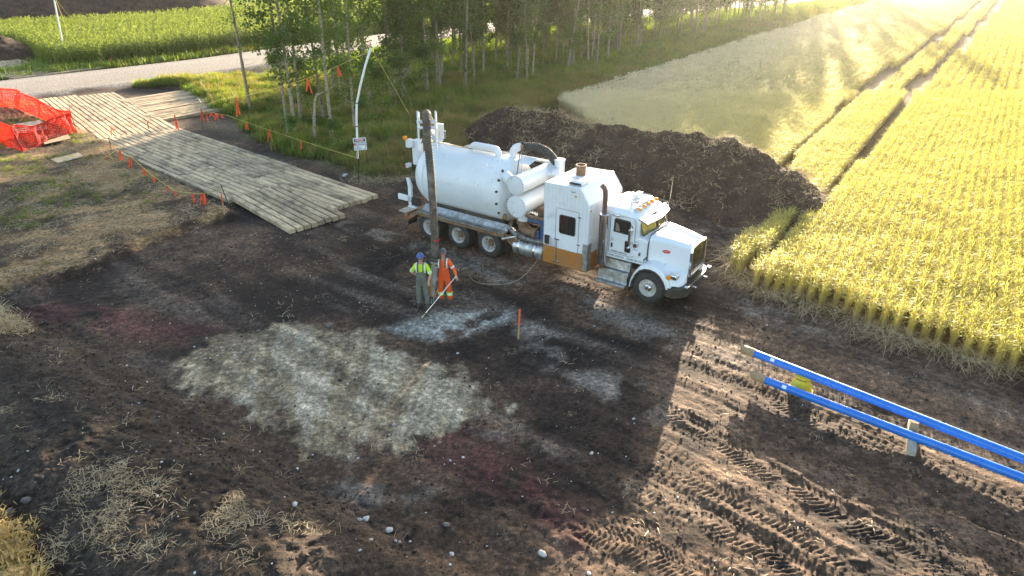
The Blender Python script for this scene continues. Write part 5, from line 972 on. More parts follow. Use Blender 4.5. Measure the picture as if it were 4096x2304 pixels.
def build_person(loc_, rz, label, armR, armL, feet, shirt, bib, hat, lens, hi_vis, longsl, strap):
    """faces local -Y; x to the picture's right; arm lists: elbow, wrist, hand direction"""
    P = empty('person', loc_, rz, label, 'person'); fl_, fr2 = feet
    hipz, shz, nz = .95, 1.45, 1.53; J = []; E = []
    J.append((0, 0, hipz, .13, .11)); sp = chain(J, E, [(0, .01, 1.08, .13, .10), (0, .01, 1.25, .15, .11), (0, .01, 1.40, .13, .10), (0, .0, nz, .052, .055), (0, -.015, 1.585, .05, .055)], 0)
    hd = chain(J, E, [(0, -.02, 1.64, .068, .080), (0, -.02, 1.70, .074, .092), (0, -.01, 1.76, .066, .08)], sp)
    ch = 3
    ends = []
    for s, A in ((-1, armR), (1, armL)):
        a = chain(J, E, [(s*.17, .01, shz-.03, .060), (s*.20, .01, shz-.10, .056)], ch); e, w, hdv = A; e = Vector(e); w = Vector(w); m_ = (Vector((s*.20, .01, shz-.1)) + e) / 2
        a = chain(J, E, [(*m_, .050), (*e, .043), (*((e+w)/2), .040), (*w, .027), ], a); hv = Vector(hdv).normalized(); pc = w + hv * .05
        pl = chain(J, E, [(*pc, .036, .022)], a); ends.append((pl, w, hv, s))
    for s, f in ((-1, fl_), (1, fr2)):
        f = Vector(f); k = Vector((s*.11, -.03, .50)).lerp(f + Vector((0, -.05, .48)), .5); k.z = .50
        chain(J, E, [(s*.095, 0, .88, .092), (*Vector((s*.10, -.01, .70)).lerp(Vector((k.x, k.y, .70)), .5), .078), (*k, .058), (k.x*.4+f.x*.6, k.y*.3+f.y*.7, .30, .055), (f.x, f.y+.01, .10, .038), (f.x, f.y-.03, .05, .038), (f.x+s*.02, f.y-.13, .04, .034)], 0)
    # fingers rooted inside the palm
    for pl, w, hv, s in ends:
        sdv = hv.cross(Vector((0, 1, 0))); sdv = sdv.normalized() if sdv.length > .2 else Vector((1, 0, 0)); nv = hv.cross(sdv).normalized(); pc = w + hv*.055
        for q, (o_, l) in enumerate(((-.030, .062), (-.010, .075), (.010, .072), (.030, .055))):
            b = pc + sdv*o_ + hv*.03; curl = nv * (.022 if s > 0 else .015); chain(J, E, [(*(b), .009), (*(b + hv*l*.55 + curl*.5), .0085), (*(b + hv*l*.9 + curl*1.7), .007)], pl)
        b = pc + sdv*-.035*s; chain(J, E, [(*(b), .011), (*(b + hv*.035 + sdv*-.02*s + nv*.02), .009)], pl)
    skin_obj('body', J, E, M_SKIN, P, 0)
    # face
    mb = MB(); mb.ball((0, -.118, 1.672), .014, .020, .022); mb.build('nose', M_SKIN, P); MB().ball((0, -.100, 1.632), .026, .010, .008).build('mouth', pm('lips', (.40, .15, .12), None, 5, .5), P)
    for s in (-1, 1): MB().ball((s*.078, -.01, 1.69), .012, .022, .034).build('ear', M_SKIN, P); MB().ball((s*.032, -.098, 1.70), .014, .010, .010).build('eye', M_SIGNW, P)
    g_ = MB()
    for s in (-1, 1): g_.loft([[(s*.008, -.113, 1.685), (s*.008, -.113, 1.717), (s*.064, -.104, 1.721), (s*.068, -.098, 1.70), (s*.052, -.106, 1.678)], [(s*.008, -.106, 1.685), (s*.008, -.106, 1.717), (s*.064, -.094, 1.721), (s*.068, -.088, 1.70), (s*.052, -.096, 1.678)]]); g_.tube([(s*.066, -.095, 1.708), (s*.080, -.01, 1.712)], .004, 5)
    g_.tube([(-.012, -.112, 1.71), (.012, -.112, 1.71)], .004, 5); g_.build('glasses', lens, P, smooth=False)
    h_ = MB(); h_.ball((0, .012, 1.745), .088, .100, .075, 14, 8); h_.build('hair', M_HAIR, P)
    # hard hat: shell, brim, ridge
    hb_ = MB(); pr = [(0, .128), (.012, .130), (.014, .112)] + [(.014 + .105*math.sin(R(90*k/6)), .110*math.cos(R(90*k/6)) + .001) for k in range(1, 7)]; hb_.lathe(pr, (0, .0, 1.745), (0, .06, 1), 28, cap=False); ho = hb_.build('hard_hat', hat, P, angle=50)
    ho.scale = (1.0, 1.12, 1.0)
    MB().loft([[(-.09, -.115, 1.748), (-.05, -.165, 1.735), (0, -.178, 1.732), (.05, -.165, 1.735), (.09, -.115, 1.748)], [(-.09, -.105, 1.758), (-.05, -.150, 1.748), (0, -.160, 1.746), (.05, -.150, 1.748), (.09, -.105, 1.758)]], cap=False, closed=False).build('brim', hat, ho, recalc=False)
    MB().tube([(0, .115*math.cos(R(a)), 1.757 + .112*math.sin(R(a))) for a in range(20, 165, 12)], .009, 6).build('ridge', hat, ho)
    # shirt
    J = []; E = []; J.append((0, .01, 1.0, .155, .125)); c = chain(J, E, [(0, .01, 1.15, .165, .125), (0, .01, 1.28, .175, .13), (0, .01, 1.41, .15, .115), (0, .005, 1.49, .075, .075)], 0)
    for s, A in ((-1, armR), (1, armL)):
        e = Vector(A[0]); w = Vector(A[1]); m_ = (Vector((s*.20, .01, shz-.1)) + e) / 2; pts = [(s*.175, .01, shz-.025, .078), (s*.205, .01, shz-.10, .074), (*m_, .070)]
        if longsl: pts += [(*e, .062), (*((e+w)/2), .055), (*(e.lerp(w, .93)), .046)]
        else: pts += [(*(m_.lerp(e, .8)), .070), (*(m_.lerp(e, 1.05)), .068)]
        chain(J, E, pts, 3)
    skin_obj('shirt', J, E, shirt, P, 0)
    # bib overalls
    J = []; E = []; J.append((0, .0, .93, .165, .135)); chain(J, E, [(0, .005, 1.08, .168, .140), (0, -.005, 1.20, .165, .135), (0, -.022, 1.29, .125, .118)], 0)
    for s, f in ((-1, fl_), (1, fr2)):
        f = Vector(f); chain(J, E, [(s*.098, 0, .82, .112), (s*.11 + (f.x-s*.11)*.3, -.012, .64, .104), (f.x*.6+s*.045, -.022, .48, .094), (f.x*.9+s*.01, f.y*.6-.01, .30, .092), (f.x, f.y, .15, .092), (f.x, f.y, .085, .090)], 0)
    bo = skin_obj('overalls', J, E, bib, P, 0)
    for s in (-1, 1):
        MB().loft([[(s*.085 + d, y, z) for d, y, z in ((-.02, q[0], q[1]), (.02, q[0], q[1]), (.02, q[0]+q[2], q[1]+q[3]), (-.02, q[0]+q[2], q[1]+q[3]))] for q in ((-.150, 1.30, .006, 0), (-.150, 1.40, .006, .0), (-.110, 1.495, .0, .008), (-.0, 1.535, .0, .008), (.10, 1.50, -.005, .008), (.150, 1.36, -.006, 0), (.145, 1.25, -.006, 0))]).build('shoulder_strap', strap, P)
        MB().box(s*.085-.025, s*.085+.025, -.166, -.152, 1.27, 1.31).build('buckle', M_FRAME, P, bevel=.004)
        if hi_vis: MB().loft([[(s*.128 + d, y, z) for d, y, z in ((-.022, q[0], q[1]), (.022, q[0], q[1]), (.022, q[0]+q[2], q[1]+q[3]), (-.022, q[0]+q[2], q[1]+q[3]))] for q in ((-.136, 1.24, .006, 0), (-.146, 1.38, .006, .0), (-.100, 1.485, .0, .008), (-.0, 1.523, .0, .008), (.10, 1.485, -.005, .008), (.142, 1.36, -.006, 0))]).build('reflective_stripe', M_REFL, P)
    for s, A in ((-1, armR), (1, armL)):     # bands round the sleeves
        e = Vector(A[0]); m_ = (Vector((s*.20, .01, shz-.1)) + e) / 2; dn = (e - m_).normalized(); MB().lathe([(-.028, .070), (-.028, .0755), (.028, .0745), (.028, .068)], m_.lerp(e, .30), dn, 20, cap=False).build('sleeve_band', M_REFL, P)
    for s, f in ((-1, fl_), (1, fr2)):
        f = Vector(f); b_ = MB(); b_.loft([[(f.x + (.048 if k % 2 == 0 else .048)*math.cos(a)*w + s*tx, f.y + y + .05*math.sin(a)*l, z) for k, a in enumerate([2*math.pi*i/12 for i in range(12)])] for z, w, l, y, tx in ((0, 1.05, 3.0, -.06, .012), (.035, 1.08, 2.9, -.06, .012), (.06, .95, 2.4, -.05, .01), (.10, .9, 1.35, .0, 0), (.15, .9, 1.2, .01, 0))]); b_.build('boot', M_BOOT, P)
        if hi_vis == 2:
            for z, mm, hh in ((.30, M_REFL, .03), (.345, M_LIME, .015), (.255, M_LIME, .015)): MB().lathe([(-hh, .094), (-hh, .0985), (hh, .0985), (hh, .094)], (f.x*.9+s*.01, f.y*.6-.01, z), (0, 0, 1), 20, cap=False).build('leg_band', mm, P)
    return P
g1_ = G(1694, 1226); p1 = build_person((g1_.x, g1_.y, .03), R(-3), 'person in a lime shirt, grey-green bib overalls and blue hard hat leaning on a handle', ((-.34, .10, 1.17), (-.20, .19, .99), (.7, .15, -.3)), ((.30, -.02, 1.14), (.25, -.20, .98), (.1, -.2, -.9)), ((-.13, .02, 0), (.15, -.02, 0)), M_LIME, M_GBIB, M_HATB, M_LENS, 0, False, M_GBIB)
g2_ = G(1781, 1206); p2_ = build_person((g2_.x, g2_.y, .03), R(-6), 'person in orange shirt and orange bib overalls with a dark hard hat holding a lance', ((-.28, .03, 1.15), (-.24, -.05, .90), (.15, -.2, -1)), ((.33, .0, 1.17), (.44, -.16, .98), (.2, -.3, -.4)), ((-.13, 0, 0), (.17, -.02, 0)), M_OCL, M_OBIB, M_HATK, M_LENR, 2, True, M_BOOT)
# MB reflective stripes for the lime shirt
for s in (-1, 1): MB().loft([[(s*.135 + d, y, z) for d, y, z in ((-.018, q[0], q[1]), (.018, q[0], q[1]), (.018, q[0]+q[2], q[1]+q[3]), (-.018, q[0]+q[2], q[1]+q[3]))] for q in ((-.136, 1.24, .006, 0), (-.146, 1.38, .006, .0), (-.100, 1.485, .0, .008), (-.0, 1.523, .0, .008), (.10, 1.485, -.005, .008))]).build('reflective_stripe', M_REFL, p1)
# post-hole tool with wooden handles, its pair held by the first person
fb = G(1727, 1216, .0); tl = empty('digging_tool', fb, 0, 'pair of orange-brown wooden handles meeting at a blade between the two workers', 'hand tool')
MB().tube([(0, 0, .25), W(1713, 1108, fb.y) - fb], .021, 8).build('handle', M_TOOL, tl); MB().tube([(0.02, 0, .25), W(1724, 1106, fb.y) - fb], .021, 8).build('handle', M_TOOL, tl); MB().tube([(.0, .02, .06), W(1753, 1155, fb.y + .1) - fb], .021, 8).build('handle', M_TOOL, tl)
MB().loft([[(-.05, -.02, .0), (.05, -.02, .0), (.05, .02, .0), (-.05, .02, 0)], [(-.04, -.02, .28), (.05, -.02, .28), (.05, .02, .28), (-.04, .02, .28)]]).build('blade', M_FRAME, tl)
# lance and its line back to the truck
lt = W(1688, 1277, G(1688, 1277).y); lh = W(1828, 1100, g2_.y - .18); ln = empty('water_lance', lt, 0, 'long silver water lance held in one hand with its tip on the ground', 'lance'); dl = lh - lt
MB().tube([(0, 0, .06), dl], .013, 8).build('wand', M_CHR, ln); MB().tube([dl, dl + dl.normalized()*.22], .03, 8).build('grip', M_FRAME, ln); u = dl.normalized()
MB().lathe([(.16, .02), (.17, .12), (.19, .12), (.20, .02)], (0, 0, .02), u, 18, cap=False).build('splash_guard', M_BLK, ln); MB().lathe([(-.02, .02), (.03, .034), (.12, .034), (.16, .02)], (0, 0, .03), u, 12).build('tip_collar', M_BRASS, ln)
e0 = lt + dl + u*.22; hatch = ORG + fwv*2.62 - lfv*1.34 + Vector((0, 0, 1.25)); q1 = G(1935, 1135, .03); q2 = G(2030, 1135, .03)
pth = bez(e0, e0 + Vector((.35, 0, .25)), q1 + Vector((-.75, .10, .05)), q1, 14) + bez(q1, q1 + Vector((.2, -.03, -.01)), q2 - Vector((.2, .1, 0)), q2, 6)[1:] + bez(q2, q2 + Vector((.6, .25, .0)), hatch + Vector((-.45, -.5, -.6)), hatch, 14)[1:]
tag(MB().tube(pth, .013, 6).build('water_line', pm('line_tan', (.30, .26, .20), None, 4, .7)), 'thin tan water line looping from the lance up to the truck hatch', 'hose')
# ---------------------------------------------------------------- vegetation materials
fl = (FIELD_L[0], FIELD_L[4]); dx, dy = fl[1][0]-fl[0][0], fl[1][1]-fl[0][1]; L_ = math.hypot(dx, dy); na, nb = dy/L_, -dx/L_    # normal pointing into the field
M_WHEAT = leafmat('wheat_ears', (.80, .69, .19), (.71, .65, .155), (1.0, 1.0, .72), .58, .25, ovar=.07, zgrad=(.50, .40, .20), cc=(.84, .76, .58), ccline=(na, nb, na*fl[0][0]+nb*fl[0][1]+3.0, 17.0))
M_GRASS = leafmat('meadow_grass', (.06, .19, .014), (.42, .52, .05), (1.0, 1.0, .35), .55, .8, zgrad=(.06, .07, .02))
M_DRYG = leafmat('seeding_grass', (.42, .30, .11), (.28, .26, .07), (1.0, .9, .5), .5, .4, zgrad=(.08, .09, .03))
M_CORN = leafmat('corn_leaf', (.22, .30, .05), (.36, .42, .09), (1.0, 1.0, .45), .55, .5)
M_LEAF = leafmat('poplar_leaf', (.075, .165, .024), (.18, .27, .035), (1.0, 1.0, .38), .6, .8)
M_LEAF2 = leafmat('poplar_leaf_light', (.12, .20, .03), (.22, .28, .04), (1.0, 1.0, .35), .5, .8)
M_STRAW = leafmat('straw', (.64, .52, .32), (.48, .35, .19), (1, .9, .6), .25, 2.0)
M_BARK = pm('poplar_bark', (.36, .30, .21), (.18, .145, .10), 2.2, .85, bump=.5, bscale=18, dirt=(.035, .03, .026), dscale=2.6, damt=(.56, .66), objvar=.25, stretch=(3, 3, 9))
M_TWIG = pm('grey_twig', (.22, .19, .15), (.13, .11, .085), 4, .9)

def blade(mb, p, d, L, w, bend, n=3, mi=0):
    """one bent blade: p root, d unit lean direction, bend how far the tip falls over"""
    d = Vector(d); side = Vector((-d.y, d.x, 0)); side = side.normalized() if side.length > 1e-5 else Vector((1, 0, 0)); p = Vector(p); vs = []
    for k in range(n + 1):
        t = k / n; q = p + Vector((0, 0, 1)) * L * (t - bend * .35 * t * t) + d * L * bend * t * t; ww = w * (1 - t ** 2) * .5 + w * .04
        vs += [q - side * ww, q + side * ww]
    mb.add(vs, [(2*k, 2*k+1, 2*k+3, 2*k+2) for k in range(n)], mi)
def rd(): a = random.uniform(0, 6.283); return Vector((math.cos(a), math.sin(a), 0))
# --- wheat
def wheat_tuft(seed, n, wid, L, long_=.30, bw=.012):
    random.seed(seed); mb = MB()
    for i in range(n):
        p = (random.uniform(-long_, long_), random.gauss(0, wid), 0); d = rd(); l = L * random.uniform(.82, 1.08); bd = random.uniform(.05, .3)
        blade(mb, p, d, l, bw * .6, bd, 2)
        tip = Vector(p) + Vector((0, 0, 1)) * l * (1 - bd * .35) + d * l * bd       # the ear, nodding
        e = (d * random.uniform(.3, 1.2) + Vector((0, 0, random.uniform(-.3, .8)))).normalized(); s = Vector((-d.y, d.x, 0)) * bw * random.uniform(.9, 1.4)
        mb.add([tip - e*.02, tip + e*.05 + s, tip + e*.15, tip + e*.05 - s], [(0, 1, 2, 3)])
    return mb
WH = [proto('wheat_tuft', wheat_tuft(k, 44, .040, .84, .17, .011), M_WHEAT, .7) for k in range(5)]
WF = [proto('wheat_clump', wheat_tuft(20 + k, 40, .07, .84, .55, .026), M_WHEAT, .7) for k in range(4)]
TR1 = gp([(3130,690),(3170,639),(3366,443),(3562,294),(3775,136),(3929,4),(3990,-60)], .45); TR2 = gp([(2985,1120),(3060,1035),(3298,810),(3400,682),(3545,520),(3648,375),(3775,247),(3895,128),(4001,8),(4060,-60)], .45)
wdir = math.atan2(TR2[5][1]-TR2[2][1], TR2[5][0]-TR2[2][0]); wc, ws = math.cos(wdir), math.sin(wdir)
def wheat_pts(sp_row, sp_al, rng, jit, ymin, ymax, skip=True):
    u = np.arange(-40, 260, sp_al); v = np.arange(-150, 120, sp_row); U, V = np.meshgrid(u, v); U = U + RNG.uniform(-.5, .5, U.shape) * sp_al * .9; V = V + RNG.normal(0, jit, V.shape)
    V2 = V + .25 * np.sin(U * .06)
    x = (U * wc - V2 * ws).ravel() + 8; y = (U * ws + V2 * wc).ravel() + 20
    vis = (np.abs(x) < 2 + (y * .896 + 4.7) * .78) & (y > ymin) & (y < ymax); x, y = x[vis], y[vis]
    wx = x + (fbm(x, y, .8, 3, 5) - .5) * .7; wy = y + (fbm(x, y, .8, 3, 9) - .5) * .7
    k = inpoly(wx, wy, WHEAT) & (dpoly(x, y, TR1)[0] > .24 + .36 * (y > 52)) & (dpoly(x, y, TR2)[0] > .20 + .1 * (y > 30) + .32 * (y > 52))
    k &= vnoise(x * 1.1, y * 1.1, 33) > .05
    k &= np.hypot((x - 11), (y - 33.5)) > 0
    x, y = x[k], y[k]
    return x, y
def rowed(v): return v
wx_, wy_ = wheat_pts(.365, .18, 0, .012, 8, 52); n = len(wx_)
rot = np.stack([RNG.normal(0, .035, n), RNG.normal(0, .05, n), np.full(n, wdir) + RNG.integers(0, 2, n) * math.pi + RNG.normal(0, .08, n)], -1)
hsc = (.90 + .14 * fbm(wx_, wy_, .5, 3, 55)) * RNG.uniform(.9, 1.08, n)
scatter('wheat', np.stack([wx_, wy_, hzv(wx_, wy_) - .02], -1), rot, np.stack([np.ones(n), np.ones(n), hsc], -1), WH, 'ripening wheat standing in drilled rows at the right', 'wheat')
fx_, fy_ = wheat_pts(.72, .50, 0, .03, 52, 172); n = len(fx_)
rot = np.stack([RNG.normal(0, .08, n), RNG.normal(0, .08, n), np.full(n, wdir) + RNG.normal(0, .2, n)], -1); hsc = (.80 + .30 * fbm(fx_, fy_, .3, 3, 55)) * RNG.uniform(.9, 1.1, n)
scatter('wheat', np.stack([fx_, fy_, hzv(fx_, fy_) - .02], -1), rot, np.stack([np.full(n, 1.15), np.full(n, 1.3), hsc], -1), WF, 'far wheat running off beside the tree belt', 'wheat')
print('wheat', len(wx_), len(fx_))
# straw bent over and lying along the cut edge of the wheat
def straw_tuft(seed, n, L, spread, up=.35, w=.008):
    random.seed(seed); mb = MB()
    for i in range(n):
        a = random.gauss(0, spread); d = Vector((math.cos(a), math.sin(a), 0)); p = Vector((random.uniform(-.3, .3), random.uniform(-.3, .3), random.uniform(0, .05)))
        l = L * random.uniform(.5, 1.1); z = random.uniform(0, up); side = Vector((-d.y, d.x, .15)) * w * .5; mid = p + d*l*.5 + Vector((0, 0, z*l)); tip = p + d*l + Vector((0, 0, z*l*.4))
        mb.add([p - side, p + side, mid + side, mid - side, tip + side*.5, tip - side*.5], [(0, 1, 2, 3), (3, 2, 4, 5)])
    return mb
ST_L = [proto('straw_lying', straw_tuft(k, 16, .95, .6, .3, .009), M_STRAW) for k in range(4)]
ST_S = [proto('straw_bits', straw_tuft(10 + k, 9, .20, 3.0, .12, .014), M_STRAW) for k in range(5)]
ST_T = [proto('straw_clump', straw_tuft(20 + k, 9, .30, 1.6, .14, .012), M_STRAW) for k in range(4)]
ST_R = [proto('root_straw', straw_tuft(30 + k, 8, .28, 3.0, .3, .014), M_STRAW) for k in range(5)]
edge = WHEAT[WHEAT.index((13.9, 15.6)):] ; edge = [(22, 10.0)] + edge
pts = []; rots = []; out = []
for (ax, ay), (bx, by) in zip(edge, edge[1:]):
    L = math.hypot(bx-ax, by-ay); nn = int(L * (9 if ay < 24 else 6)); ang = math.atan2(by-ay, bx-ax) + math.pi / 2      # outward
    for k in range(nn):
        t = random.random(); o_ = random.uniform(-.35, .25); x = ax + (bx-ax)*t + math.cos(ang)*o_; y = ay + (by-ay)*t + math.sin(ang)*o_; pts.append((x, y, hz(x, y) + random.uniform(0, .12))); rots.append((random.gauss(0, .15), random.uniform(-.3, .25), ang + random.gauss(0, .9)))
cxm, cym = np.mean([p[0] for p in pts]), 0
# outward must point away from the field: flip when it points into it
P_ = np.array(pts); A_ = np.array(rots); tst = inpoly(P_[:, 0] + np.cos(A_[:, 2])*.8, P_[:, 1] + np.sin(A_[:, 2])*.8, WHEAT); A_[tst, 2] += math.pi
scatter('straw_edge', P_, A_, RNG.uniform(.7, 1.25, len(P_)), ST_L, 'pale straw bent over the dark bank at the edge of the wheat', 'straw')
# --- litter straw on the ground
def in_region(n, x0, x1, y0, y1, f):
    x = RNG.uniform(x0, x1, n); y = RNG.uniform(y0, y1, n); k = f(x, y) > RNG.uniform(0, 1, n); return x[k], y[k]
x, y = in_region(15000, -30, -5, 12, 44, lambda x, y: softpoly(x, y, PLATEAU, .4) * (.25 + .75 * sm(.4, .65, fbm(x, y, .9, 3, 301)))); z = terrain(x, y) + .01
scatter('straw_litter', np.stack([x, y, z], -1), flat_rots(len(x), .12), RNG.uniform(.5, 1.3, len(x)), ST_S, 'short straw trodden into the stripped ground on the left', 'straw')
def heap_f(x, y):
    d, al, sd = dpoly(x, y, HEAP); m = 0
    for px, py, r in [(470,1950,1.0),(560,1990,.8),(650,2010,.7),(400,2060,.9),(420,2120,.9),(480,2180,1.0),(350,2200,.8),(560,2170,.7),(240,1640,.45),(290,1680,.4),(430,1700,.35),(490,1730,.35),(180,1480,.4),(250,1470,.3),(950,2090,.5),(1180,2140,.35),(1000,2260,.4),(780,1990,.4),(60,1690,.3),(640,2230,.6),(900,2160,.6),(200,2240,.8),(1050,2150,.3),(330,2010,.6)]:
        g = G(px, py, .45); m = np.maximum(m, np.exp(-((x-g.x)**2 + (y-g.y)**2*1.6) / (r*r*.35)))
    return m * sm(.36, .56, fbm(x, y, 2.0, 3, 310)) * .42 + .001
x, y = in_region(30000, -14, -2, 8.5, 17, heap_f); z = terrain(x, y) + .015
scatter('straw_clumps', np.stack([x, y, z], -1), flat_rots(len(x), .25), RNG.uniform(.35, .85, len(x)), ST_T, 'matted straw clumps on the dark heap in the near corner', 'straw')
x, y = in_region(260, -17, 12, 9, 26, lambda x, y: .6 + 0*x); z = terrain(x, y) + .008
scatter('straw_litter', np.stack([x, y, z], -1), flat_rots(len(x), .12), RNG.uniform(.3, .9, len(x)), ST_R[:3], 'stray straws on the driven dirt', 'straw')
def pile_f(x, y):
    d, al, sd = dpoly(x, y, CREST); b = sm(3.6, 2.6, d); return b * (.12 + .88 * sm(.48, .68, fbm(al * .9, sd * .35, 1, 3, 320)))
x, y = in_region(16000, -5, 17, 24, 46, pile_f); z = on_pile(x, y) + .01
sl_ = flat_rots(len(x), .35); scatter('pile_straw', np.stack([x, y, z], -1), sl_, RNG.uniform(.6, 1.5, len(x)), ST_R, 'pale roots and straw tangled in the topsoil pile', 'straw')
x, y = in_region(7000, -8, 4, 32.5, 44.5, lambda x, y: sm(1.3, .2, dpoly(x, y, [(-7.5, 33.0), (-4.2, 34.4), (-2.4, 37.5), (-1.6, 42)])[0])); z = hzv(x, y) + .02
scatter('straw_litter', np.stack([x, y, z], -1), flat_rots(len(x), .3), RNG.uniform(.7, 1.5, len(x)), ST_T, 'dead flattened grass between the meadow and the soil pile', 'straw')
x, y = in_region(700, 10.5, 14.5, 24.5, 33, lambda x, y: sm(1.4, .1, dpoly(x, y, [(14.2, 31.2), (12.6, 28.2), (11.2, 26.6)])[0])); z = on_pile(x, y) + .05
scatter('straw_clumps', np.stack([x, y, z], -1), flat_rots(len(x), .4), RNG.uniform(.7, 1.2, len(x)), ST_T, 'heavy straw clumps where the soil pile meets the wheat', 'straw')
# cut straw bundle corners at the left and bottom edge of the frame
cornr = gp([(-200,2020),(-60,2130),(30,2240),(80,2340),(110,2500),(-500,2500)], .4); x, y = in_region(9000, -13.5, -5, 5.5, 13, lambda x, y: softpoly(x, y, cornr, .1)); z = hzv(x, y) + .0
WG = [proto('wheat_tuft', wheat_tuft(60 + k, 34, .045, .84), leafmat('golden_straw', (.66, .50, .20), (.58, .42, .15), (1, .9, .5), .5), .7) for k in range(2)]; n = len(x); rot = np.stack([RNG.normal(.25, .25, n), RNG.normal(-.2, .25, n), RNG.uniform(0, 6.3, n)], -1)
scatter('wheat', np.stack([x, y, z], -1), rot, np.stack([np.ones(n), np.ones(n), RNG.uniform(.7, 1.0, n)], -1), WG, 'corner of standing wheat at the near left edge', 'wheat')
cor2 = gp([(-300,1290),(0,1290),(60,1340),(135,1375),(60,1410),(-300,1440)], .1); x, y = in_region(5000, -19, -11, 14, 21, lambda x, y: softpoly(x, y, cor2, .1)); z = terrain(x, y)
scatter('straw_clumps', np.stack([x, y, z + .05], -1), flat_rots(len(x), .5), RNG.uniform(.8, 1.5, len(x)), ST_T, 'bright loose hay at the left edge beyond the heap', 'straw')

# --- clods and pebbles
def clod(seed, m, sub=1):
    b = bmesh.new(); bmesh.ops.create_icosphere(b, subdivisions=sub, radius=1); rr = random.Random(seed)
    for v in b.verts: v.co *= rr.uniform(.65, 1.2); v.co.z *= .7
    me = bpy.data.meshes.new('clod'); b.to_mesh(me); b.free(); me.materials.append(m); return bpy.data.objects.new('clod', me)
M_CLOD = soilmat('clod_soil', .6, .95, ((.034, .024, .018), (.075, .052, .038)))
CL = [clod(k, M_CLOD) for k in range(6)]; PBL = [clod(50 + k, M_STONE) for k in range(3)] + [clod(60 + k, M_STONE2) for k in range(2)]
def clod_f(x, y):
    hd = dpoly(x, y, HEAP)[0]; c = sm(.42, .62, fbm(x, y, .5, 3, 330))
    w = .16 + .6 * sm(3.4, 2.0, hd) * (.4 + .6*c) + .55 * sm(12.0, 10.0, y) * c
    for pts_, wd_, sp, dep in TRACKS: w = np.maximum(w, .55 * sm(wd_ + .3, wd_, np.abs(dpoly(x, y, pts_)[0] - .1)) * min(1, dep * 10))
    return w * (1 - softpoly(x, y, CLAY, .3) * .8)
x, y = in_region(60000, -16, 13, 8, 26, clod_f); z = terrain(x, y); n = len(x); s = RNG.lognormal(-4.0, .5, n)
scatter('clods', np.stack([x, y, z], -1), flat_rots(n, .6), np.clip(s, .006, .055), CL, 'crumbled dark soil clods', 'soil clods')
x, y = in_region(14000, -18, 14, 8, 33, lambda x, y: .20 + .9 * softpoly(x, y, CLAY, .3) * sm(.35, .6, fbm(x, y, .8, 3, 340)) + .6 * softpoly(x, y, GRAVEL, .3)); z = terrain(x, y); n = len(x); s = RNG.lognormal(-4.3, .45, n)
scatter('pebbles', np.stack([x, y, z], -1), flat_rots(n, .6), np.clip(s, .005, .05), PBL, 'small pale pebbles in the dirt', 'pebbles')
x, y = in_region(9000, -6, 17, 24, 46, lambda x, y: sm(4.2, 2.8, dpoly(x, y, CREST)[0])); z = on_pile(x, y); n = len(x)
scatter('clods', np.stack([x, y, z], -1), flat_rots(n, .6), RNG.uniform(.02, .08, n), CL, 'dark crumbs of the topsoil pile', 'soil clods')

# --- meadow grass
def grass_tuft(seed, n, L, w, spread, lean=.45):
    random.seed(seed); mb = MB()
    for i in range(n): blade(mb, (random.gauss(0, spread), random.gauss(0, spread), 0), rd(), L * random.uniform(.5, 1.15), w, random.uniform(.1, 2*lean), 3)
    return mb
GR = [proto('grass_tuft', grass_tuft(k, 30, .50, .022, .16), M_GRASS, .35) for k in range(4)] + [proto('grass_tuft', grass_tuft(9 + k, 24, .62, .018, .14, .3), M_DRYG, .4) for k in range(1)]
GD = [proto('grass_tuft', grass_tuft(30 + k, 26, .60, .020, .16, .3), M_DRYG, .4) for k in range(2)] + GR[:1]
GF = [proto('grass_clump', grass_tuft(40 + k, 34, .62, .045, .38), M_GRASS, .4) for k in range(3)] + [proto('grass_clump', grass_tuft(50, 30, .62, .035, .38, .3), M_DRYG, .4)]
x, y = in_region(95000, -32, 12, 32, 62, lambda x, y: softpoly(x + (fbm(x,y,.9,3,5)-.5)*1.2, y + (fbm(x,y,.9,3,9)-.5)*1.2, GRASS, .5) * (.5 + .5 * sm(.3, .55, fbm(x, y, .5, 3, 81)))); z = hzv(x, y) - .02; n = len(x)
dry = sm(6.5, 1.0, dpoly(x, y, [(-7, 33.6), (-2.6, 38), (-2, 44)] + FIELD_L)[0]) > RNG.uniform(.1, 1.1, n)
hs = .25 + 1.7 * fbm(x, y, 1.1, 3, 82)
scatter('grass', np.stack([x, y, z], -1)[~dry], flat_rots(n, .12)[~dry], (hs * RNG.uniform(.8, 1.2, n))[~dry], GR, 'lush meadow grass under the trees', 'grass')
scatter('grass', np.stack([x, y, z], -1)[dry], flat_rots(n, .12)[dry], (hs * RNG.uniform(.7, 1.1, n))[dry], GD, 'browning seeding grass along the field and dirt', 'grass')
x, y = in_region(60000, -20, 110, 60, 165, lambda x, y: softpoly(x, y, GRASS, .5)); n = len(x); z = hzv(x, y) - .02; dd = dpoly(x, y, FIELD_L)[0]; dry = sm(14, 3, dd) > RNG.uniform(.15, 1.1, n)
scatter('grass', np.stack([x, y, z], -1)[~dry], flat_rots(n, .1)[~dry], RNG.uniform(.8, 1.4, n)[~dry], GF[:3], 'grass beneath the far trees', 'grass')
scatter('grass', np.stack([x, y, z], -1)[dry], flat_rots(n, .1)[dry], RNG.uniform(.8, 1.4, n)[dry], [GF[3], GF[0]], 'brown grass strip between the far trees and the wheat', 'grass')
def beyond(x, y): return y - np.interp(x, [p[0] for p in ROAD_FAR], [p[1] for p in ROAD_FAR])
CORN = [(-60, 83.0), (-52, 77.5), (-46, 70.5), (-43.0, 67.6), (-39.0, 68.6), (-34.5, 74.5), (-26, 85.5), (-12, 103), (-22, 122), (-40, 125), (-50, 104), (-72, 87)]
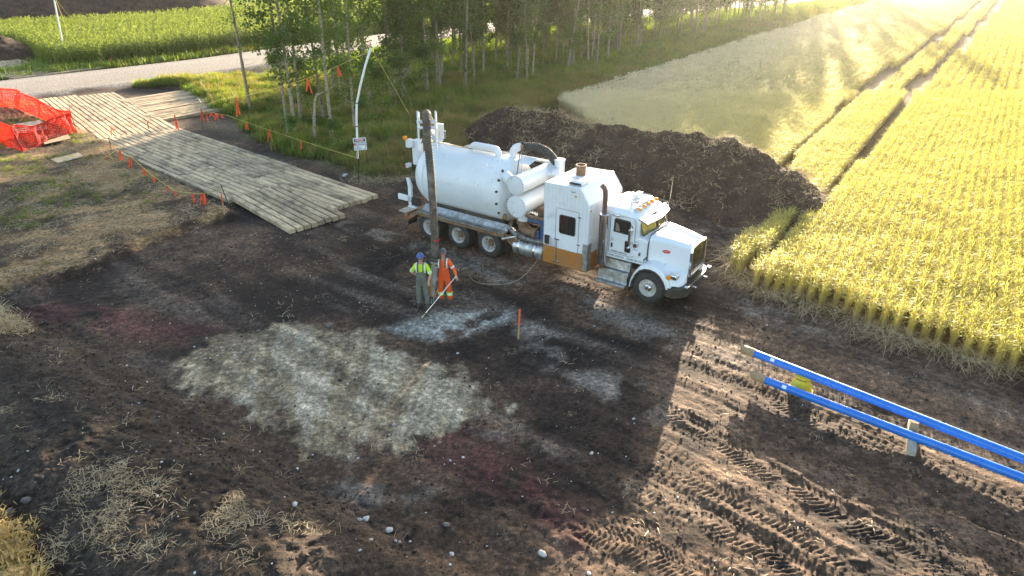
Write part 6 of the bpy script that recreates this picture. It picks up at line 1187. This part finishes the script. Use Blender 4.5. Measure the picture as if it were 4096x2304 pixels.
x, y = in_region(60000, -60, 90, 60, 175, lambda x, y: np.where(beyond(x, y) > 1.2, 1.0, 0) * (1 - softpoly(x, y, CORN, .2)) * np.where((x > -46) , 1, .06)); n = len(x)
scatter('grass', np.stack([x, y, hzv(x, y) - .02], -1), flat_rots(n, .1), RNG.uniform(.8, 1.5, n), GF, 'bright verge grass and meadow across the gravel road', 'grass')
x, y = in_region(6500, -36, -12, 20, 50, lambda x, y: softpoly(x, y, PLATEAU, .3) * sm(.5, .64, fbm(x, y, .45, 3, 71)) * sm(-14, -24, x)); n = len(x)
scatter('grass', np.stack([x, y, hzv(x, y) + .02], -1), flat_rots(n, .2), RNG.uniform(.2, .45, n), GR[:4], 'sparse green tufts on the stripped ground', 'grass')
# --- corn
def corn(seed):
    random.seed(seed); mb = MB(); H_ = 2.0; mb.tube([(0, 0, 0), (.01, .02, 1), (.03, .0, H_)], [.016, .014, .006], 4)
    for k in range(11):
        z = .25 + k * .165; a = k * math.pi + random.uniform(-.5, .5); d = Vector((math.cos(a), math.sin(a), 0)); L = .85 * (1 - abs(k-5)*.06); s = Vector((-d.y, d.x, 0)); vs = []
        for j in range(6):
            t = j / 5; q = Vector((0, 0, z)) + d * L * t * .85 + Vector((0, 0, L * (1.0 * t - 1.15 * t * t))); w = .075 * math.sin(math.pi * min(1, t * .8 + .18)); tw = s * math.cos(t) + Vector((0, 0, math.sin(t) * .4))
            vs += [q - tw * w, q + tw * w]
        mb.add(vs, [(2*j, 2*j+1, 2*j+3, 2*j+2) for j in range(5)])
    for k in range(5): blade(mb, (0, 0, H_ - .05), rd(), .35, .02, .4, 2)
    return mb
CO = [proto('corn_plant', corn(k), M_CORN) for k in range(4)]
ca = math.atan2(94-77.5, -18.5+28.3); u = np.arange(-40, 75, .24); v = np.arange(-20, 75, .76); U, V = np.meshgrid(u, v); U = U + RNG.normal(0, .05, U.shape)
x = (U*math.cos(ca) - V*math.sin(ca)).ravel() - 38; y = (U*math.sin(ca) + V*math.cos(ca)).ravel() + 70; k = inpoly(x, y, CORN) & (np.abs(x) < (y*.896+4.7)*.77); x, y = x[k], y[k]; n = len(x)
scatter('corn', np.stack([x, y, hzv(x, y) - .03], -1), flat_rots(n, .06), RNG.uniform(.85, 1.15, n), CO, 'tall green corn in rows across the gravel road', 'corn')
print('corn', n)

# ---------------------------------------------------------------- trees
def branch_path(p, d, L, n=5, up=.35, wig=.12):
    out = [Vector(p)]; d = Vector(d).normalized()
    for k in range(n):
        d = (d + Vector((random.gauss(0, wig), random.gauss(0, wig), random.gauss(up * .3, wig)))).normalized(); out.append(out[-1] + d * L / n)
    return out
def make_tree(seed, H_, z0, dens, rad, lean, bare=.35, rt=.16, leaf=(.20, .30), mats=None):
    """trunk mesh and crown mesh of one slender poplar: crown from z0 up, leaves smaller and thicker low down where they are seen"""
    random.seed(seed); T = MB(); lx, ly = lean; path = []; rt *= .72; w1, w2 = random.uniform(0, 6), random.uniform(0, 6); amp = random.uniform(.06, .16)
    for k in range(13):
        t = k / 12; path.append(Vector((lx*H_*t + amp*math.sin(w1 + 5*t) - amp*math.sin(w1), ly*H_*t + amp*math.sin(w2 + 4*t) - amp*math.sin(w2), H_ * t - .15)))
    T.tube(path, [rt * (1.18 if k == 0 else 1) * (1 - .88 * k / 12) for k in range(13)], 8)
    tips = []
    def at(z): t = min(.999, max(0, (z + .15) / H_)) * 12; k = int(t); return path[k].lerp(path[k+1], t - k)
    nl = int(26 * dens * (9 - z0) / 6); nh = int(11 * dens); nb = nl + nh
    for k in range(nb):
        z = z0 * .85 + (9 - z0 * .85) * (k + random.random()) / nl if k < nl else 9 + (H_ - 9) * (k - nl + random.random()) / nh * .97; p = at(z); a = random.uniform(0, 6.283); f = 1 - (z - z0) / (H_ - z0 + .1); L = rad * (.35 + .75 * min(1, f * 1.3 + .15)) * random.uniform(.6, 1.25) * (.6 if z < z0 + .6 else 1)
        bp = branch_path(p, (math.cos(a), math.sin(a), random.uniform(.25, .9)), L); rb = rt * .26 * (1 - .6 * (z / H_)); T.tube(bp, [rb, rb*.8, rb*.6, rb*.45, rb*.3, rb*.15], 4, cap=False)
        tips.append((z, bp))
    for k in range(int(9 * bare * 3)):     # dead twigs on the clear stem
        z = random.uniform(1.2, max(1.6, z0 + 1)); a = random.uniform(0, 6.283); bp = branch_path(at(z), (math.cos(a), math.sin(a), random.uniform(-.1, .6)), random.uniform(.5, 1.6), 4, .1, .25); T.tube(bp, [.014, .011, .008, .006, .003], 3, cap=False)
    Cn = MB(); n = 0
    for z, bp in tips:
        low = z < 8.5
        m = int((64 if low else 50) * dens)
        for c in range(3):
            j = random.choice((2, 3, 4, 5)); cc = bp[min(j, len(bp)-1)] + Vector((random.gauss(0, .25), random.gauss(0, .25), random.gauss(0, .2))); rr = random.uniform(.30, .62) * (1 if low else 1.4)
            for q in range(m // 2):
                v = Vector((random.gauss(0, 1), random.gauss(0, 1), random.gauss(0, .85))); v = v.normalized() * rr * random.random() ** .45; s = random.uniform(*leaf) * (.62 if low else 1.35)
                nrm = Vector((random.gauss(0, 1), random.gauss(0, 1), random.gauss(.6, 1))).normalized(); u = nrm.orthogonal().normalized(); u = Matrix.Rotation(random.uniform(0, 6.3), 3, nrm) @ u; w = nrm.cross(u); p = cc + v
                Cn.add([p - u*s*.5, p + w*s*.36 - nrm*s*.06, p + u*s*.55, p - w*s*.36 - nrm*s*.06], [(0, 1, 2, 3)]); n += 1
    tm = T.mesh('trunk', M_BARK, smooth=True, angle=60, recalc=False); cm = Cn.mesh('crown', mats or M_LEAF, smooth=False, recalc=False)
    return tm, cm, n
KINDS = {'bare': [make_tree(100 + k, 19, 4.6, .85, 1.5, l, .8, .15) for k, l in enumerate([(.02, .0), (-.03, .01), (.05, 0)])],
         'slim': [make_tree(200 + k, 18.5, 3.2, 1.0, 1.6, l, .5, .12, mats=M_LEAF2 if k == 1 else M_LEAF) for k, l in enumerate([(.02, .01), (-.03, 0), (.05, .01)])],
         'full': [make_tree(300 + k, 19.5, 2.5, 1.35, 2.1, l, .3, .15) for k, l in enumerate([(.03, 0), (-.02, .02), (.04, -.01), (.0, .0)])],
         'far': [make_tree(400 + k, 18.5, 2.2, 1.25, 2.1, l, .3, .13, mats=M_LEAF2 if k % 2 else M_LEAF) for k, l in enumerate([(.07, 0), (.03, .02), (.12, 0)])],
         'dead': [make_tree(500, 15, 6.4, .5, 1.6, (-.062, .0), 1.6, .17)],
         'bush': [make_tree(600 + k, 3.6 + k*.5, .5, .5, .8, (.03*(1-k), 0), .2, .045, mats=M_LEAF) for k in range(3)]}
print('leaves', [(k, v[0][2]) for k, v in KINDS.items()])
def plant_tree(x, y, kind, label, grp, cat='tree', name='poplar_tree', s=1.0, rz=None, v=None):
    t = empty(name, (x, y, hz(x, y)), random.uniform(0, 6.3) if rz is None else rz, label, cat, grp); t.scale = (s, s, s)
    tm, cm, _ = random.choice(KINDS[kind]) if v is None else KINDS[kind][v]
    for nm, me in (('trunk', tm), ('crown', cm)): o = bpy.data.objects.new(nm, me); COL.objects.link(o); o.parent = t
    return t
def tree_px(px, py, kind, label, grp='poplars standing at the near edge of the belt', s=1.0, rz=None, v=None): g = G(px, py, .15); return plant_tree(g.x, g.y, kind, label, grp, s=s, rz=rz, v=v)
tree_px(1007, 452, 'dead', 'lone pale poplar with bare side twigs beside the timber side mats', 'poplars standing at the near edge of the belt', rz=0.0)
tree_px(1155, 560, 'slim', 'slender leafy-stemmed poplar just left of the paired bare trunks'); tree_px(1183, 560, 'bare', 'tall bare trunk nearest the flag rope, right of the leafy slender one', rz=0, v=0)
tree_px(1205, 505, 'bare', 'thin poplar trunk set just behind the bare trunk nearest the flag rope'); tree_px(1330, 565, 'bare', 'bare leaning poplar trunk left of the white bent pole', rz=2.2)
tree_px(1296, 500, 'slim', 'greyish poplar trunk between the crooked snag and the leaning trunk'); tree_px(1420, 545, 'slim', 'slim poplar directly behind the white bent pole')
tree_px(1340, 372, 'bare', 'poplar with a dark lower trunk well behind the leaning one'); tree_px(1480, 430, 'full', 'leafy poplar behind the top of the bent pole'); tree_px(1565, 415, 'slim', 'poplar between the bent pole and the pale trunk pair')
tree_px(1612, 410, 'slim', 'pale trunk, the thicker of a close pair right of the bent pole', rz=0); tree_px(1624, 400, 'slim', 'pale trunk, the thinner of a close pair right of the bent pole', rz=1)
tree_px(1712, 380, 'full', 'bushy low-crowned poplar in front of the belt'); tree_px(1750, 352, 'slim', 'leaning slim poplar with a light lower stem'); tree_px(1765, 362, 'slim', 'brown forked poplar stem beside the light one', rz=3)
tree_px(1860, 362, 'bare', 'tall white poplar trunk curving up at the front of the belt', rz=0, v=2, s=1.05); tree_px(1900, 330, 'slim', 'short-looking pale stem behind the tall white trunk'); tree_px(2030, 285, 'slim', 'thin pale stem standing back in the light grass')
tree_px(2068, 328, 'slim', 'pale poplar trunk third from the curved white one', rz=0); tree_px(2108, 334, 'slim', 'pale poplar trunk fourth from the curved white one', rz=4); tree_px(2128, 320, 'slim', 'slanting poplar trunk right of two upright pale ones', rz=0, v=2)
# crooked snag beside the rope
sn = G(1262, 585, .1); t = empty('broken_tree', sn, 0, 'short broken grey snag with a crooked elbow among the front trunks', 'tree snag'); MB().tube([(0, 0, -.1), (.05, 0, 1.0), (.18, 0, 1.9), (.30, 0, 2.6), (.45, 0, 2.9), (1.0, .1, 3.1), (1.6, .2, 3.5)], [.09, .085, .08, .07, .055, .03, .012], 8).build('trunk', M_BARK, t, angle=60)
# front row feet along the belt, then rows behind, thinned at random
FEET = [(2265,290),(2282,268),(2293,276),(2352,262),(2363,250),(2385,262),(2430,240),(2458,212),(2466,218),(2472,222),(2520,198),(2545,200),(2562,190),(2613,172),(2632,172),(2656,158),(2668,155),(2718,145),(2780,148),(2810,138),(2820,138),(2860,118),(2910,124),(2985,105),(3035,95),(3095,82),(3130,70),(3180,58),(3230,45),(3280,30),(3330,18),(3380,4)]
for px, py in FEET:
    tree_px(px, py, random.choice(('slim', 'bare', 'far') if px < 2600 else ('far', 'far', 'slim')), 'pale-stemmed poplar in the front rank of the far belt', 'front rank of the far tree belt', s=random.uniform(.85, 1.08))
cnt = 0; placed = []
FR = gp([(1180,420),(1500,430),(1850,345),(2265,270),(2620,155),(2910,105),(3330,5)]) + [(70, 150), (120, 215)]
tries = 0
while cnt < 135 and tries < 20000:
    tries += 1; x = random.uniform(-14, 92); y = random.uniform(44, 178)
    A = np.array([x]); B = np.array([y])
    if not inpoly(A, B, FR + [(p[0], p[1]) for p in ROAD_NEAR[:3:-1]])[0]: continue
    if dpoly(A, B, ROAD_NEAR)[0][0] < 2.2: continue
    if abs(x) > (y*.896+4.7)*.77 + 4: continue
    depth = dpoly(A, B, FR)[0][0]
    if random.random() > (1.0 if depth < 9 else .5) * (.5 if x < 3 else 1): continue
    dmin = 1.7 if y < 80 else 2.1
    if any((x-a)**2 + (y-b)**2 < dmin**2 for a, b in placed): continue
    if x < -9.5 and y > 52: continue
    placed.append((x, y)); cnt += 1
    plant_tree(x, y, random.choice(('slim', 'full', 'full', 'bare')) if y < 85 else random.choice(('far', 'full', 'far')), 'slender leafy poplar deep in the dense tree belt', 'poplars inside the tree belt', s=random.uniform(.8, 1.1))
for k, (x, y) in enumerate([(-27, 63.5), (-20.5, 62), (-17.0, 57), (-14.5, 60.5), (-12.5, 53.5), (-15.0, 64)]): pass
tree_px(820, 60, 'slim', 'poplar whose light leafy branches hang in at the top left', 'poplars across the road', v=1) if False else None
for k, (px, py, s) in enumerate([(1215,470,.9),(1260,540,.6),(1500,470,.95),(1540,520,.8),(1460,590,.55),(1700,400,.8),(1120,420,.8),(1590,450,.9),(1650,480,.6),(1680,345,1.0),(1930,300,.9),(1385,470,.9),(1180,600,.5),(1350,610,.5)]):
    g = G(px, py, .1); plant_tree(g.x, g.y, 'bush', 'low leafy poplar sapling in the grass between the front trunks', 'saplings under the front trunks', 'sapling', 'poplar_sapling', s)
print('trees', cnt)

# flat print turned into plain mesh
dg = bpy.context.evaluated_depsgraph_get()
for o in [o for o in COL.objects if o.type == 'FONT']:
    me = bpy.data.meshes.new_from_object(o.evaluated_get(dg)); n = bpy.data.objects.new('lettering', me); COL.objects.link(n)
    n.parent = o.parent; n.matrix_local = o.matrix_local.copy(); bpy.data.objects.remove(o)
for o in COL.objects:      # bolts, holes and seams too small to pick apart
    if o.name.split('.')[0] in ('step_hole', 'cap_bolt', 'hand_hole', 'wheel_nuts', 'hatch_bolt', 'rust_spot', 'panel_seam', 'shield_slot', 'grille_bar', 'flange_bolt', 'valve_bank', 'lettering', 'border'): o['kind'] = 'stuff'

# the evening air itself
hm, t, out = newmat('air'); pv = N(t, 'VolumePrincipled'); pv.inputs['Color'].default_value = (1.0, .98, .93, 1); pv.inputs['Density'].default_value = .00022; pv.inputs['Anisotropy'].default_value = .86; t.links.new(pv.outputs[0], out.inputs['Volume'])
hb_o = MB().box(-260, 300, -60, 420, -3, 24).build('haze', hm, smooth=False); tag(hb_o, kind='stuff')
